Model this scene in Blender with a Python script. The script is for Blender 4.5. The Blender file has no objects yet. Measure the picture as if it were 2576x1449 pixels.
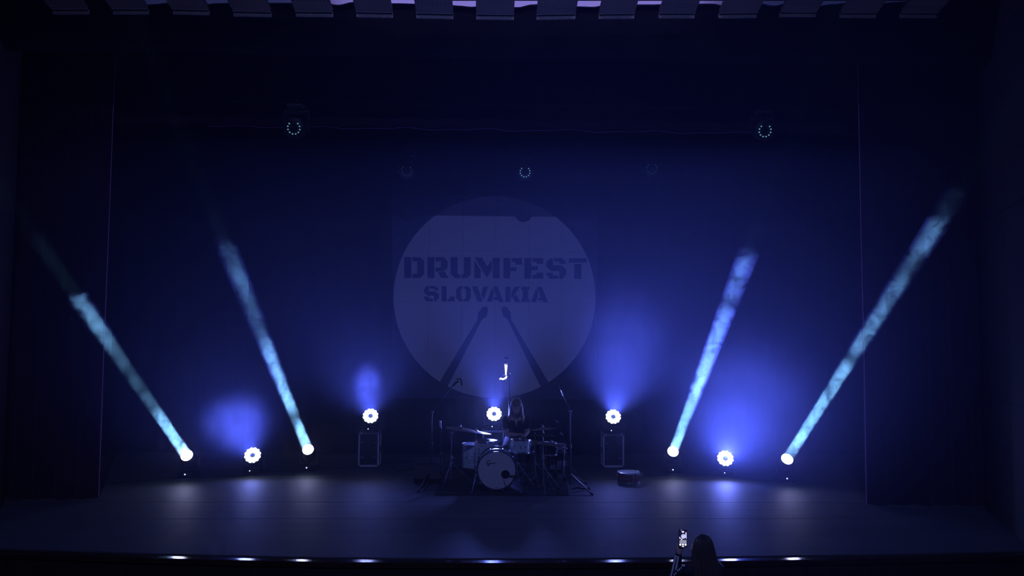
import bpy, bmesh, math, random
from mathutils import Vector, Matrix

random.seed(7)
SC = bpy.context.scene
COL = SC.collection
PI = math.pi

# ------------------------------------------------------------------ camera
W, H, F = 2576.0, 1449.0, 1860.0
CAM = Vector((0.0, 0.0, 2.4))
YAW, PITCH, ROLL = 0.0258, math.atan(105.0 / 1860.0), 0.0066
fwd = Vector((math.sin(YAW) * math.cos(PITCH), math.cos(YAW) * math.cos(PITCH), math.sin(PITCH)))
rt0 = fwd.cross(Vector((0, 0, 1))).normalized()
up0 = rt0.cross(fwd).normalized()
RT = rt0 * math.cos(ROLL) + up0 * math.sin(ROLL)
UP = up0 * math.cos(ROLL) - rt0 * math.sin(ROLL)
cam_data = bpy.data.cameras.new('camera')
cam_data.sensor_width = 36.0
cam_data.lens = F / W * 36.0
cam_data.clip_end = 200.0
cam = bpy.data.objects.new('camera', cam_data)
COL.objects.link(cam)
cam.matrix_world = Matrix(((RT.x, UP.x, -fwd.x, CAM.x), (RT.y, UP.y, -fwd.y, CAM.y),
                           (RT.z, UP.z, -fwd.z, CAM.z), (0, 0, 0, 1)))
SC.camera = cam


def ray(px, py):
    return (fwd * F + RT * (px - W / 2) - UP * (py - H / 2)).normalized()


def at(px, py, Y):
    d = ray(px, py)
    return CAM + d * (Y / d.y)


def fl(px, py, z=0.0):
    d = ray(px, py)
    return CAM + d * ((z - CAM.z) / d.z)


# ------------------------------------------------------------------ render look, world, lights
SC.view_settings.view_transform = 'Standard'
SC.view_settings.look = 'None'
SC.view_settings.gamma = 1.0
SC.view_settings.exposure = 0.0
SC.view_settings.use_curve_mapping = False
cy = SC.cycles
cy.use_denoising = True
cy.max_bounces = 4
cy.use_adaptive_sampling = True
cy.adaptive_threshold = 0.05
cy.adaptive_min_samples = 16
cy.diffuse_bounces = 2
cy.glossy_bounces = 3
cy.volume_bounces = 0
cy.transparent_max_bounces = 8
cy.volume_step_rate = 1.0
cy.volume_max_steps = 256
cy.caustics_reflective = False
cy.caustics_refractive = False
cy.sample_clamp_indirect = 4.0

world = bpy.data.worlds.new('hall_darkness')
SC.world = world
world.use_nodes = True
bg = world.node_tree.nodes['Background']
bg.inputs['Color'].default_value = (0.55, 0.50, 1.0, 1)      # faint glow of the unlit hall
bg.inputs['Strength'].default_value = 0.0045


def aim(o, frm, to):
    o.location = frm
    o.rotation_euler = (Vector(to) - Vector(frm)).to_track_quat('-Z', 'Y').to_euler()


def spot(name, frm, to, power, col, size, blend=0.5, radius=0.05):
    l = bpy.data.lights.new(name, 'SPOT')
    l.energy = power
    l.color = col
    l.spot_size = math.radians(size)
    l.spot_blend = blend
    l.shadow_soft_size = radius
    o = bpy.data.objects.new(name, l)
    COL.objects.link(o)
    aim(o, frm, to)
    return o


FOH_Z = 8.3
# front-of-house wash, hung high in the hall; the stage border cuts its light on the banner
foh = spot('front_wash_lamp', (0.1, -2.0, FOH_Z), (0.0, 10.0, 0.2), 980, (0.22, 0.29, 1.0), 88, 1.0, 0.04)

# (height chosen so that the border's shadow falls near the top of the banner)
# stage fixtures, measured from their status lights (on the base, at the floor) and their lenses
BEAMS = [  # lens px, led px, far point of the beam (px, depth)
    ((470, 1146), (462, 1191), (190, 740, 8.5), 1.0, 'left'),
    ((775, 1131), (766, 1174), (566, 610, 8.1), 1.0, 'left'),
    ((1693, 1136), (1685, 1179), (1884, 632, 8.1), 1.2, 'right'),
    ((1980, 1155), (1972, 1201), (2372, 540, 7.5), 1.2, 'right'),
]
BEAM_COL = (0.20, 0.56, 1.0)
BEAM_POWER = 1.75
WISP_K = 0.95


def area_disk(name, frm, to, power, col, size, spread):
    l = bpy.data.lights.new(name, 'AREA')
    l.shape = 'DISK'
    l.size = size
    l.energy = power
    l.color = col
    l.spread = math.radians(spread)
    o = bpy.data.objects.new(name, l)
    COL.objects.link(o)
    aim(o, frm, to)
    return o


beam_geo = []
for (lp, dp, e, k, side) in BEAMS:
    bpos = fl(dp[0] + 1, dp[1] + 9)
    Y = bpos.y
    L = at(lp[0], lp[1], Y - 0.10)
    E = at(e[0], e[1], e[2])
    d = (E - L).normalized()
    beam_geo.append((L, d, (E - L).length, Y))
    area_disk('beam_lamp', L + d * 0.02, E, BEAM_POWER * k, BEAM_COL, 0.15, 0.9)
    spot('beam_spill', L + d * 0.05, L + d * 3, 9, (0.42, 0.40, 1.0), 165, 0.6, 0.08)

WASH_COL = (0.075, 0.115, 1.0)
WASHES = [  # lens px, depth, led px, standing on a case, aim (x, y, z), power, cone angle, spill
    ((635, 1144), None, (628, 1183), False, (0.14, -1.0, 0.52), 1250, 50, 18),
    ((932, 1045), 12.95, (926, 1079), True, (0.11, -1.0, 0.52), 1500, 46, 22),
    ((1243, 1040), 13.0, (1238, 1073), True, (0.0, -1.0, 0.56), 2300, 36, 150),
    ((1543, 1047), 12.95, (1538, 1083), True, (-0.10, -1.0, 0.56), 3200, 44, 36),
    ((1825, 1152), None, (1823, 1188), False, (-0.20, -1.0, 0.52), 4200, 60, 54),
]
wash_geo = []
for (lp, dep, dp, on_case, dv, power, ang, spill) in WASHES:
    if dep is None:
        bpos = fl(dp[0], dp[1] + 9)
        Y = bpos.y
    else:
        Y = dep
    L = at(lp[0], lp[1], Y - 0.10)
    d = Vector(dv).normalized()
    wash_geo.append((L, d, Y, dp))
    spot('wash_lamp', L + d * 0.03, L + d * 3, power, WASH_COL, ang, 1.0, 0.05)
    spot('wash_spill', L + d * 0.05, L + d * 3, spill, (0.12, 0.17, 1.0), 165, 0.6, 0.09)

# unseen strip light added above the slatted ceiling for the violet glow in its gaps
cl = bpy.data.lights.new('violet_fill_strip', 'AREA')
cl.shape = 'RECTANGLE'
cl.size = 4.6
cl.size_y = 0.06
cl.energy = 6.0
cl.color = (0.42, 0.34, 1.0)
clo = bpy.data.objects.new('violet_fill_strip', cl)
COL.objects.link(clo)
aim(clo, (0.35, 8.0, 6.52), (0.35, 8.95, 6.42))
cl.spread = math.radians(70)


# ------------------------------------------------------------------ materials
MATS = {}


def mat(name, col, rough=0.6, metal=0.0, var=0.15, scale=20.0, bump=0.0, bscale=60.0, emit=None, es=0.0,
        sheen=0.0, spec=0.5, stretch=(1, 1, 1)):
    if name in MATS:
        return MATS[name]
    m = bpy.data.materials.new(name)
    m.use_nodes = True
    nt = m.node_tree
    b = nt.nodes['Principled BSDF']
    b.inputs['Roughness'].default_value = rough
    b.inputs['Metallic'].default_value = metal
    b.inputs['Specular IOR Level'].default_value = spec
    if sheen:
        b.inputs['Sheen Weight'].default_value = sheen
    tc = nt.nodes.new('ShaderNodeTexCoord')
    mp = nt.nodes.new('ShaderNodeMapping')
    mp.inputs['Scale'].default_value = stretch
    nt.links.new(tc.outputs['Object'], mp.inputs['Vector'])
    nz = nt.nodes.new('ShaderNodeTexNoise')
    nz.inputs['Scale'].default_value = scale
    nz.inputs['Detail'].default_value = 3
    nt.links.new(mp.outputs[0], nz.inputs['Vector'])
    rp = nt.nodes.new('ShaderNodeValToRGB')
    lo = [max(0, c * (1 - var)) for c in col]
    hi = [min(1, c * (1 + var)) for c in col]
    rp.color_ramp.elements[0].position = 0.3
    rp.color_ramp.elements[1].position = 0.7
    rp.color_ramp.elements[0].color = (*lo, 1)
    rp.color_ramp.elements[1].color = (*hi, 1)
    nt.links.new(nz.outputs['Fac'], rp.inputs['Fac'])
    nt.links.new(rp.outputs['Color'], b.inputs['Base Color'])
    if bump:
        n2 = nt.nodes.new('ShaderNodeTexNoise')
        n2.inputs['Scale'].default_value = bscale
        n2.inputs['Detail'].default_value = 2
        nt.links.new(mp.outputs[0], n2.inputs['Vector'])
        bp = nt.nodes.new('ShaderNodeBump')
        bp.inputs['Strength'].default_value = bump
        bp.inputs['Distance'].default_value = 0.01
        nt.links.new(n2.outputs['Fac'], bp.inputs['Height'])
        nt.links.new(bp.outputs['Normal'], b.inputs['Normal'])
    if emit:
        b.inputs['Emission Color'].default_value = (*emit, 1)
        b.inputs['Emission Strength'].default_value = es
        m.cycles.emission_sampling = 'NONE'
    MATS[name] = m
    return m


black_metal = mat('black_metal', (0.012, 0.012, 0.013), 0.5, 0.2, bump=0.05)
black_plastic = mat('black_plastic', (0.012, 0.012, 0.014), 0.5)
chrome = mat('chrome', (0.85, 0.85, 0.88), 0.22, 1.0, var=0.03)
steel = mat('dull_steel', (0.42, 0.42, 0.45), 0.35, 0.9, var=0.1)
dark_chrome = mat('worn_chrome', (0.62, 0.62, 0.66), 0.26, 1.0, var=0.1)
matte_black = mat('matte_black_paint', (0.004, 0.004, 0.004), 0.95, spec=0.05)
rubber = mat('rubber', (0.012, 0.012, 0.012), 0.8)
curtain_m = mat('dark_red_velvet', (0.022, 0.0045, 0.012), 0.9, sheen=0.12, scale=6, bump=0.3, bscale=120, spec=0.2)
lit_edge_m = mat('curtain_lit_edge', (0.75, 0.22, 0.55), 0.8, sheen=0.5, scale=8, spec=0.2)  # bright pink stands in for stage light caught on the curtain edges
backdrop_m = mat('black_molton', (0.007, 0.008, 0.012), 0.95, scale=8, bump=0.2, bscale=150, spec=0.1)
cloth_dark = mat('navy_banner_print', (0.045, 0.055, 0.12), 0.85, scale=4, spec=0.2)
print_dark = mat('navy_lettering_ink', (0.075, 0.085, 0.19), 0.85, scale=4, var=0.08, spec=0.2)
skin_m = mat('skin', (0.55, 0.36, 0.32), 0.55, scale=12)
lens_hot = mat('beam_lens_lit', (0.9, 0.95, 1.0), 0.2, emit=(0.88, 0.97, 1.0), es=9.0)
led_hot = mat('wash_led_lit', (0.9, 0.9, 1.0), 0.2, emit=(0.82, 0.88, 1.0), es=7.0)
led_off = mat('wash_led_unlit', (0.10, 0.13, 0.30), 0.15, emit=(0.12, 0.2, 0.8), es=0.35)
glint_dim = mat('overhead_lens_glint', (0.3, 0.5, 0.6), 0.1, emit=(0.22, 0.50, 0.62), es=0.5)  # glints on the unlit overhead lenses, put in as weak emission
glint_faint = mat('overhead_lens_glint_faint', (0.1, 0.2, 0.2), 0.1, emit=(0.06, 0.17, 0.16), es=0.12)
status_white = mat('status_light_white', (0.8, 0.9, 1.0), 0.3, emit=(0.6, 0.8, 1.0), es=2.2)
status_blue = mat('status_light_blue', (0.3, 0.4, 1.0), 0.3, emit=(0.35, 0.42, 1.0), es=2.2)


def banner_white():
    """off-white print with the fold creases of a cloth that was stored folded"""
    m = bpy.data.materials.new('white_banner_print')
    m.use_nodes = True
    nt = m.node_tree
    N, Lk = nt.nodes, nt.links
    b = N['Principled BSDF']
    b.inputs['Roughness'].default_value = 0.8
    b.inputs['Specular IOR Level'].default_value = 0.2
    tc = N.new('ShaderNodeTexCoord')
    sp = N.new('ShaderNodeSeparateXYZ')
    Lk.new(tc.outputs['Object'], sp.inputs[0])

    def lines(sock, period, off, w):
        a = N.new('ShaderNodeMath'); a.operation = 'ADD'; a.inputs[1].default_value = off
        Lk.new(sock, a.inputs[0])
        d = N.new('ShaderNodeMath'); d.operation = 'DIVIDE'; d.inputs[1].default_value = period
        Lk.new(a.outputs[0], d.inputs[0])
        f = N.new('ShaderNodeMath'); f.operation = 'FRACT'
        Lk.new(d.outputs[0], f.inputs[0])
        s = N.new('ShaderNodeMath'); s.operation = 'SUBTRACT'; s.inputs[1].default_value = 0.5
        Lk.new(f.outputs[0], s.inputs[0])
        ab = N.new('ShaderNodeMath'); ab.operation = 'ABSOLUTE'
        Lk.new(s.outputs[0], ab.inputs[0])
        mr = N.new('ShaderNodeMapRange')
        mr.inputs['From Min'].default_value = 0.0
        mr.inputs['From Max'].default_value = w / period
        mr.inputs['To Min'].default_value = 1.0
        mr.inputs['To Max'].default_value = 0.0
        Lk.new(ab.outputs[0], mr.inputs['Value'])
        return mr.outputs[0]
    lx = lines(sp.outputs['X'], 0.64, 0.30, 0.018)
    lz = lines(sp.outputs['Z'], 0.98, 0.62, 0.012)
    mx = N.new('ShaderNodeMath'); mx.operation = 'MAXIMUM'
    Lk.new(lx, mx.inputs[0]); Lk.new(lz, mx.inputs[1])
    nz = N.new('ShaderNodeTexNoise'); nz.inputs['Scale'].default_value = 1.7; nz.inputs['Detail'].default_value = 4
    Lk.new(tc.outputs['Object'], nz.inputs['Vector'])
    ad = N.new('ShaderNodeMath'); ad.operation = 'MULTIPLY_ADD'; ad.inputs[1].default_value = -0.5
    Lk.new(mx.outputs[0], ad.inputs[0]); Lk.new(nz.outputs['Fac'], ad.inputs[2])
    bp = N.new('ShaderNodeBump'); bp.inputs['Strength'].default_value = 0.35; bp.inputs['Distance'].default_value = 0.02
    Lk.new(ad.outputs[0], bp.inputs['Height']); Lk.new(bp.outputs['Normal'], b.inputs['Normal'])
    mix = N.new('ShaderNodeMix'); mix.data_type = 'RGBA'
    mix.inputs['A'].default_value = (0.56, 0.56, 0.62, 1); mix.inputs['B'].default_value = (0.44, 0.44, 0.49, 1)
    ms = N.new('ShaderNodeMath'); ms.operation = 'MULTIPLY'; ms.inputs[1].default_value = 0.5
    Lk.new(mx.outputs[0], ms.inputs[0]); Lk.new(ms.outputs[0], mix.inputs['Factor'])
    Lk.new(mix.outputs['Result'], b.inputs['Base Color'])
    return m


white_print = banner_white()


# ------------------------------------------------------------------ mesh helpers
class MB:
    def __init__(self):
        self.v, self.f = [], []

    def add(self, vs, fs):
        n = len(self.v)
        self.v += [tuple(p) for p in vs]
        self.f += [tuple(i + n for i in f) for f in fs]
        return self

    def box(self, c, s, R=None, bev=0.0):
        hx, hy, hz = s[0] / 2, s[1] / 2, s[2] / 2
        c = Vector(c)
        if bev <= 0:
            vs = [Vector((x * hx, y * hy, z * hz)) for z in (-1, 1) for y in (-1, 1) for x in (-1, 1)]
            fs = [(0, 2, 3, 1), (4, 5, 7, 6), (0, 1, 5, 4), (2, 6, 7, 3), (0, 4, 6, 2), (1, 3, 7, 5)]
        else:
            b = min(bev, hx * .95, hy * .95, hz * .95)
            vs, fs = [], []
            rings = [(-hz, b), (-hz + b, 0), (hz - b, 0), (hz, b)]
            for z, i in rings:
                x, y, q = hx - i, hy - i, b
                for (px, py) in ((x, y - q), (x - q, y), (-x + q, y), (-x, y - q), (-x, -y + q), (-x + q, -y), (x - q, -y), (x, -y + q)):
                    vs.append(Vector((px, py, z)))
            for k in range(3):
                for j in range(8):
                    a, d = k * 8 + j, k * 8 + (j + 1) % 8
                    fs.append((a, d, d + 8, a + 8))
            fs.append(tuple(range(7, -1, -1)))
            fs.append(tuple(range(24, 32)))
        if R is not None:
            vs = [R @ p for p in vs]
        return self.add([c + p for p in vs], fs)

    def tube(self, pts, r, n=8, caps=True):
        pts = [Vector(p) for p in pts]
        rs = r if isinstance(r, (list, tuple)) else [r] * len(pts)
        vs, fs = [], []
        ref = None
        for i, p in enumerate(pts):
            if i == 0:
                t = pts[1] - pts[0]
            elif i == len(pts) - 1:
                t = pts[-1] - pts[-2]
            else:
                t = (pts[i + 1] - pts[i]).normalized() + (pts[i] - pts[i - 1]).normalized()
            t.normalize()
            if ref is None:
                ref = t.orthogonal().normalized()
            ref = (ref - t * ref.dot(t)).normalized()
            bt = t.cross(ref)
            for k in range(n):
                a = 2 * PI * k / n
                vs.append(p + (ref * math.cos(a) + bt * math.sin(a)) * rs[i])
        for i in range(len(pts) - 1):
            for k in range(n):
                a, b = i * n + k, i * n + (k + 1) % n
                fs.append((a, b, b + n, a + n))
        if caps:
            fs.append(tuple(range(n - 1, -1, -1)))
            fs.append(tuple(range((len(pts) - 1) * n, len(pts) * n)))
        return self.add(vs, fs)

    def lathe(self, prof, c, axis=(0, 0, 1), n=32, close=True, arc=1.0):
        """prof: list of (radius, height along axis)"""
        ax = Vector(axis).normalized()
        u = ax.orthogonal().normalized()
        w = ax.cross(u)
        c = Vector(c)
        vs, fs = [], []
        for (r, h) in prof:
            for k in range(n):
                a = 2 * PI * k / n
                vs.append(c + ax * h + (u * math.cos(a) + w * math.sin(a)) * r)
        for i in range(len(prof) - 1):
            for k in range(n):
                a, b = i * n + k, i * n + (k + 1) % n
                fs.append((a, b, b + n, a + n))
        if close:
            fs.append(tuple(range(n - 1, -1, -1)))
            fs.append(tuple(range((len(prof) - 1) * n, len(prof) * n)))
        return self.add(vs, fs)

    def ball(self, c, r, n=12, m=8, sc=(1, 1, 1), R=None):
        vs, fs = [], []
        c = Vector(c)
        for i in range(m + 1):
            th = PI * i / m
            for k in range(n):
                a = 2 * PI * k / n
                p = Vector((r * sc[0] * math.sin(th) * math.cos(a), r * sc[1] * math.sin(th) * math.sin(a), r * sc[2] * math.cos(th)))
                if R is not None:
                    p = R @ p
                vs.append(c + p)
        for i in range(m):
            for k in range(n):
                a, b = i * n + k, i * n + (k + 1) % n
                fs.append((a, a + n, b + n, b))
        return self.add(vs, fs)

    def ring(self, c, axis, R, r, n=32, m=8):
        ax = Vector(axis).normalized()
        u = ax.orthogonal().normalized()
        w = ax.cross(u)
        c = Vector(c)
        vs, fs = [], []
        for i in range(n):
            a = 2 * PI * i / n
            o = u * math.cos(a) + w * math.sin(a)
            for k in range(m):
                b = 2 * PI * k / m
                vs.append(c + o * (R + r * math.cos(b)) + ax * r * math.sin(b))
        for i in range(n):
            for k in range(m):
                a, b = i * m + k, i * m + (k + 1) % m
                a2, b2 = ((i + 1) % n) * m + k, ((i + 1) % n) * m + (k + 1) % m
                fs.append((a, b, b2, a2))
        return self.add(vs, fs)

    def prism(self, poly, off):
        """flat polygon (list of 3-D points) given thickness by the vector off"""
        n = len(poly)
        off = Vector(off)
        vs = [Vector(p) for p in poly] + [Vector(p) + off for p in poly]
        fs = [tuple(range(n)), tuple(range(2 * n - 1, n - 1, -1))]
        for i in range(n):
            j = (i + 1) % n
            fs.append((i, i + n, j + n, j))
        return self.add(vs, fs)

    def build(self, name, m, parent=None, smooth=False, origin=None):
        me = bpy.data.meshes.new(name)
        org = Vector(origin) if origin is not None else None
        if parent is not None:
            po = parent_origin(parent)
            vs = [(p[0] - po.x, p[1] - po.y, p[2] - po.z) for p in self.v]
        elif org is not None:
            vs = [(p[0] - org.x, p[1] - org.y, p[2] - org.z) for p in self.v]
        else:
            vs = self.v
        me.from_pydata(vs, [], self.f)
        bm = bmesh.new()
        bm.from_mesh(me)
        bmesh.ops.recalc_face_normals(bm, faces=bm.faces)
        bm.to_mesh(me)
        bm.free()
        me.materials.append(m)
        o = bpy.data.objects.new(name, me)
        COL.objects.link(o)
        if parent is not None:
            o.parent = parent
        elif org is not None:
            o.location = org
        if smooth:
            for p in me.polygons:
                p.use_smooth = True
            try:
                me.set_sharp_from_angle(angle=math.radians(40))
            except Exception:
                pass
        return o


def parent_origin(o):
    p = Vector((0, 0, 0))
    while o is not None:
        p += o.location
        o = o.parent
    return p


def thing(name, label, cat, loc, group=None):
    o = bpy.data.objects.new(name, None)
    o.empty_display_size = 0.1
    COL.objects.link(o)
    o.location = loc
    o['label'] = label
    o['category'] = cat
    if group:
        o['group'] = group
    return o


def tag(o, label, cat, group=None, kind=None):
    o['label'] = label
    o['category'] = cat
    if group:
        o['group'] = group
    if kind:
        o['kind'] = kind
    return o


def struct(o):
    o['kind'] = 'structure'
    return o


# ------------------------------------------------------------------ stage floor
floor_m = mat('stage_floor_vinyl', (0.100, 0.106, 0.125), 0.6, var=0.12, scale=3.0, bump=0.12, bscale=26, stretch=(0.12, 1.6, 1))
under_m = mat('stage_deck_dark', (0.03, 0.03, 0.035), 0.8)
apron_m = mat('polished_dark_wood', (0.045, 0.022, 0.015), 0.13, var=0.35, scale=5, stretch=(0.2, 4, 1), bump=0.05, bscale=30)
face_m = mat('stage_face_wood', (0.035, 0.022, 0.018), 0.5, var=0.3, scale=4, stretch=(3, 1, 0.3))

edge_px = [(-420, 1362), (-200, 1369), (0, 1378), (200, 1385), (400, 1392), (600, 1397), (800, 1401), (1000, 1403), (1240, 1404),
           (1500, 1403), (1700, 1401), (1900, 1398), (2100, 1395), (2300, 1391), (2576, 1384), (2780, 1377), (3000, 1369)]
edge = [fl(x, y) for x, y in edge_px]


def edge_y(x):
    for a, b in zip(edge, edge[1:]):
        if a.x <= x <= b.x:
            t = (x - a.x) / (b.x - a.x)
            return a.y + t * (b.y - a.y)
    return edge[0].y if x < edge[0].x else edge[-1].y


XL, XR = edge[0].x, edge[-1].x
fb = MB()
fb.prism([(e.x, e.y, -0.02) for e in edge] + [(XR, 14.9, -0.02), (XL, 14.9, -0.02)], (0, 0, -0.08))
floor_o = struct(fb.build('floor', under_m))
# rolls of dance floor laid side by side, joints left open by a few millimetres
rows = [None, 9.55, 10.45, 12.05, 13.55, 14.85]
for i in range(len(rows) - 1):
    m = MB()
    if rows[i] is None:
        front = [(e.x, e.y, 0.0) for e in edge]
    else:
        nx = 24
        front = [(XL + (XR - XL) * k / nx, rows[i] + 0.008 + 0.006 * math.sin(k * 1.7 + i), 0.0) for k in range(nx + 1)]
    nx = 24
    back = [(XL + (XR - XL) * k / nx, rows[i + 1] - 0.004 + 0.006 * math.sin(k * 1.7 + i + 1), 0.0) for k in range(nx, -1, -1)]
    m.prism(front + back, (0, 0, -0.019))
    m.build('floor_panel', floor_m, floor_o)

# polished nosing strip along the curved edge, sloping up a little towards the hall
nb = MB()
vs, fs = [], []
for e in edge:
    for (dy, z) in ((0.0, -0.012), (-0.17, 0.003), (-0.185, -0.004), (-0.185, -0.05), (0.0, -0.05)):
        vs.append((e.x, e.y + dy, z))
k = 5
for i in range(len(edge) - 1):
    for j in range(k):
        a, b = i * k + j, i * k + (j + 1) % k
        fs.append((a, b, b + k, a + k))
fs.append((0, 1, 2, 3, 4))
fs.append(tuple(range((len(edge) - 1) * k, len(edge) * k)))
nb.add(vs, fs)
struct(nb.build('trim_1', apron_m))
sf = MB()
vs, fs = [], []
for e in edge:
    for (dy, z) in ((-0.16, -0.05), (-0.16, -1.2), (-0.10, -1.2), (-0.10, -0.05)):
        vs.append((e.x, e.y + dy, z))
k = 4
for i in range(len(edge) - 1):
    for j in range(k):
        a, b = i * k + j, i * k + (j + 1) % k
        fs.append((a, b, b + k, a + k))
sf.add(vs, fs)
stage_face = struct(sf.build('wall_front', face_m))
hf = MB()
hf.box((0, 2.5, -1.25), (22, 13, 0.1))
struct(hf.build('floor', mat('hall_carpet', (0.02, 0.018, 0.02), 0.95)))

# ------------------------------------------------------------------ walls and the slatted ceiling
wall_m = mat('painted_plaster_dark', (0.045, 0.033, 0.022), 0.7, var=0.1, scale=3)
black_wall = mat('black_stage_wall', (0.012, 0.012, 0.014), 0.9)
wb = MB(); wb.box((0, 14.95, 3.6), (XR - XL, 0.1, 7.4)); struct(wb.build('wall_back', black_wall))
wl = MB(); wl.box((XL - 0.05, 12.6, 3.6), (0.1, 4.8, 7.4)); struct(wl.build('wall_left', black_wall))
wr = MB(); wr.box((XR + 0.05, 12.6, 3.6), (0.1, 4.8, 7.4)); struct(wr.build('wall_right', black_wall))
# splayed hall walls either side of the stage opening
a = fl(2484, 1288); b2 = fl(2576, 1366); c2 = b2 + (b2 - a) * 5.0
m = MB(); m.prism([(a.x, a.y, -1.2), (c2.x, c2.y, -1.2), (c2.x + .3, c2.y + .2, -1.2), (a.x + .3, a.y + .3, -1.2)], (0, 0, 8.6))
wsr = struct(m.build('wall_right', wall_m))
m = MB()
for zz in (1.55, 3.9, 6.2):
    m.prism([(a.x - .004, a.y - .004, zz), (c2.x - .004, c2.y - .004, zz), (c2.x + .02, c2.y, zz), (a.x + .02, a.y, zz)], (0, 0, 0.012))
m.build('trim', black_plastic, wsr)
ar = a
a = fl(4, 1276); b2 = fl(-80, 1352); c2 = b2 + (b2 - a) * 5.0
m = MB(); m.prism([(a.x, a.y, -1.2), (c2.x, c2.y, -1.2), (c2.x - .3, c2.y + .2, -1.2), (a.x - .3, a.y + .3, -1.2)], (0, 0, 8.6))
struct(m.build('wall_left', wall_m))
al = a

# ceiling: alternating smooth and perforated boards with open gaps between
CY = 8.7
board_px = [(130, 221, 24, 24), (282, 372, 24, 24), (433, 525, 24, 26), (586, 682, 29, 31), (743, 837, 30, 31), (896, 988, 31, 33),
            (1047, 1140, 34, 36), (1198, 1293, 37, 38), (1350, 1448, 38, 36), (1507, 1596, 36, 35), (1658, 1748, 34, 34),
            (1809, 1905, 34, 33), (1963, 2054, 31, 31), (2115, 2206, 33, 33), (2267, 2359, 33, 33)]


def perforated():
    m = mat('perforated_board', (0.18, 0.125, 0.085), 0.6, var=0.05)
    nt = m.node_tree
    N, Lk = nt.nodes, nt.links
    b = N['Principled BSDF']
    tc = N.new('ShaderNodeTexCoord')
    v = N.new('ShaderNodeTexVoronoi')
    v.inputs['Scale'].default_value = 22
    v.inputs['Randomness'].default_value = 0.0
    Lk.new(tc.outputs['Object'], v.inputs['Vector'])
    lt = N.new('ShaderNodeMath'); lt.operation = 'LESS_THAN'; lt.inputs[1].default_value = 0.28
    Lk.new(v.outputs['Distance'], lt.inputs[0])
    mx = N.new('ShaderNodeMix'); mx.data_type = 'RGBA'
    mx.inputs['A'].default_value = (0.18, 0.125, 0.085, 1)
    mx.inputs['B'].default_value = (0.055, 0.04, 0.03, 1)
    Lk.new(lt.outputs[0], mx.inputs['Factor'])
    Lk.new(mx.outputs['Result'], b.inputs['Base Color'])
    return m


board_m = mat('ceiling_board', (0.18, 0.125, 0.085), 0.6, var=0.08, scale=3)
perf_m = perforated()
lip_m = mat('ceiling_board_lip', (0.26, 0.22, 0.18), 0.5)
glow_m = mat('pale_light_pool', (0.62, 0.58, 0.66), 0.7, var=0.05)
cb = MB()
cb.box((0, 7.2, 7.75), (13.4, 4.6, 0.1))
ceil = struct(cb.build('ceiling', mat('ceiling_void_black', (0.012, 0.012, 0.014), 0.9)))
for i, (x0, x1, y0, y1) in enumerate(board_px):
    A, B = at(x0, y0, CY), at(x1, y1, CY)
    m = MB()
    m.prism([A, B, B + Vector((0, -1.7, 0.41)), A + Vector((0, -1.7, 0.41))], (0, 0, 0.05))
    bd = m.build('ceiling_panel', perf_m if i % 2 == 0 else board_m, ceil)
    m = MB()
    A2, B2 = A + Vector((0, 0.02, -0.045)), B + Vector((0, 0.02, -0.045))
    m.prism([A2, B2, B2 + Vector((0, 0, 0.055)), A2 + Vector((0, 0, 0.055))], (0, 0.02, 0))
    m.prism([A + Vector((0, 0, -.004)), B + Vector((0, 0, -.004)), B + Vector((0, -.02, -.002)), A + Vector((0, -.02, -.002))], (0, 0, 0.008))
    m.build('panel_edge', lip_m, bd)
# added pale plates behind the gaps, wavy rims shaped like the pools of light there
rims = [None, (12, 10, 6, 3), (12, 8, 7, 12), (7, 7, 7, 8), (7, 12, 5, 8), (8, 8, 9, 16), (9, 14, 17, 10), (14, 18, 11, 9), (9, 16, 17, 9),
        (10, 11, 11, 10), (15, 9, 9, 16), (10, 8, 14, 7), (13, 14, 10, 6), (12, 9, 5, 3)]
for i in range(1, len(board_px) - 1):
    xa, xb = board_px[i][1], board_px[i + 1][0]
    sh = (1240 - (xa + xb) / 2) * 0.035
    xa, xb = xa - 26 + sh * 0.2, xb + 26 + sh * 0.2
    r = rims[i] if i < len(rims) else (8, 8, 8, 8)
    n = 14
    low, top = [], []
    for k in range(n + 1):
        t = k / n
        s = t * 3
        j = min(2, int(s)); u = s - j; u = u * u * (3 - 2 * u)
        y = r[j] * (1 - u) + r[j + 1] * u
        px = xa + (xb - xa) * t
        low.append(at(px, y, CY + 0.25))
        top.append(at(px, 2.0 if i > 5 else -6, CY + 0.25))
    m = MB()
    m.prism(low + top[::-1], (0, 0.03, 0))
    m.build('light_pool_plate', glow_m, ceil)
# beam of wall above the stage opening, right behind the slatted ceiling
m = MB(); m.box(((al.x + ar.x) / 2, 9.25, 7.0), (ar.x - al.x + 0.5, 0.3, 2.2)); struct(m.build('wall_above_stage', matte_black))

# ------------------------------------------------------------------ curtains
LEGY = 10.35


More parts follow.
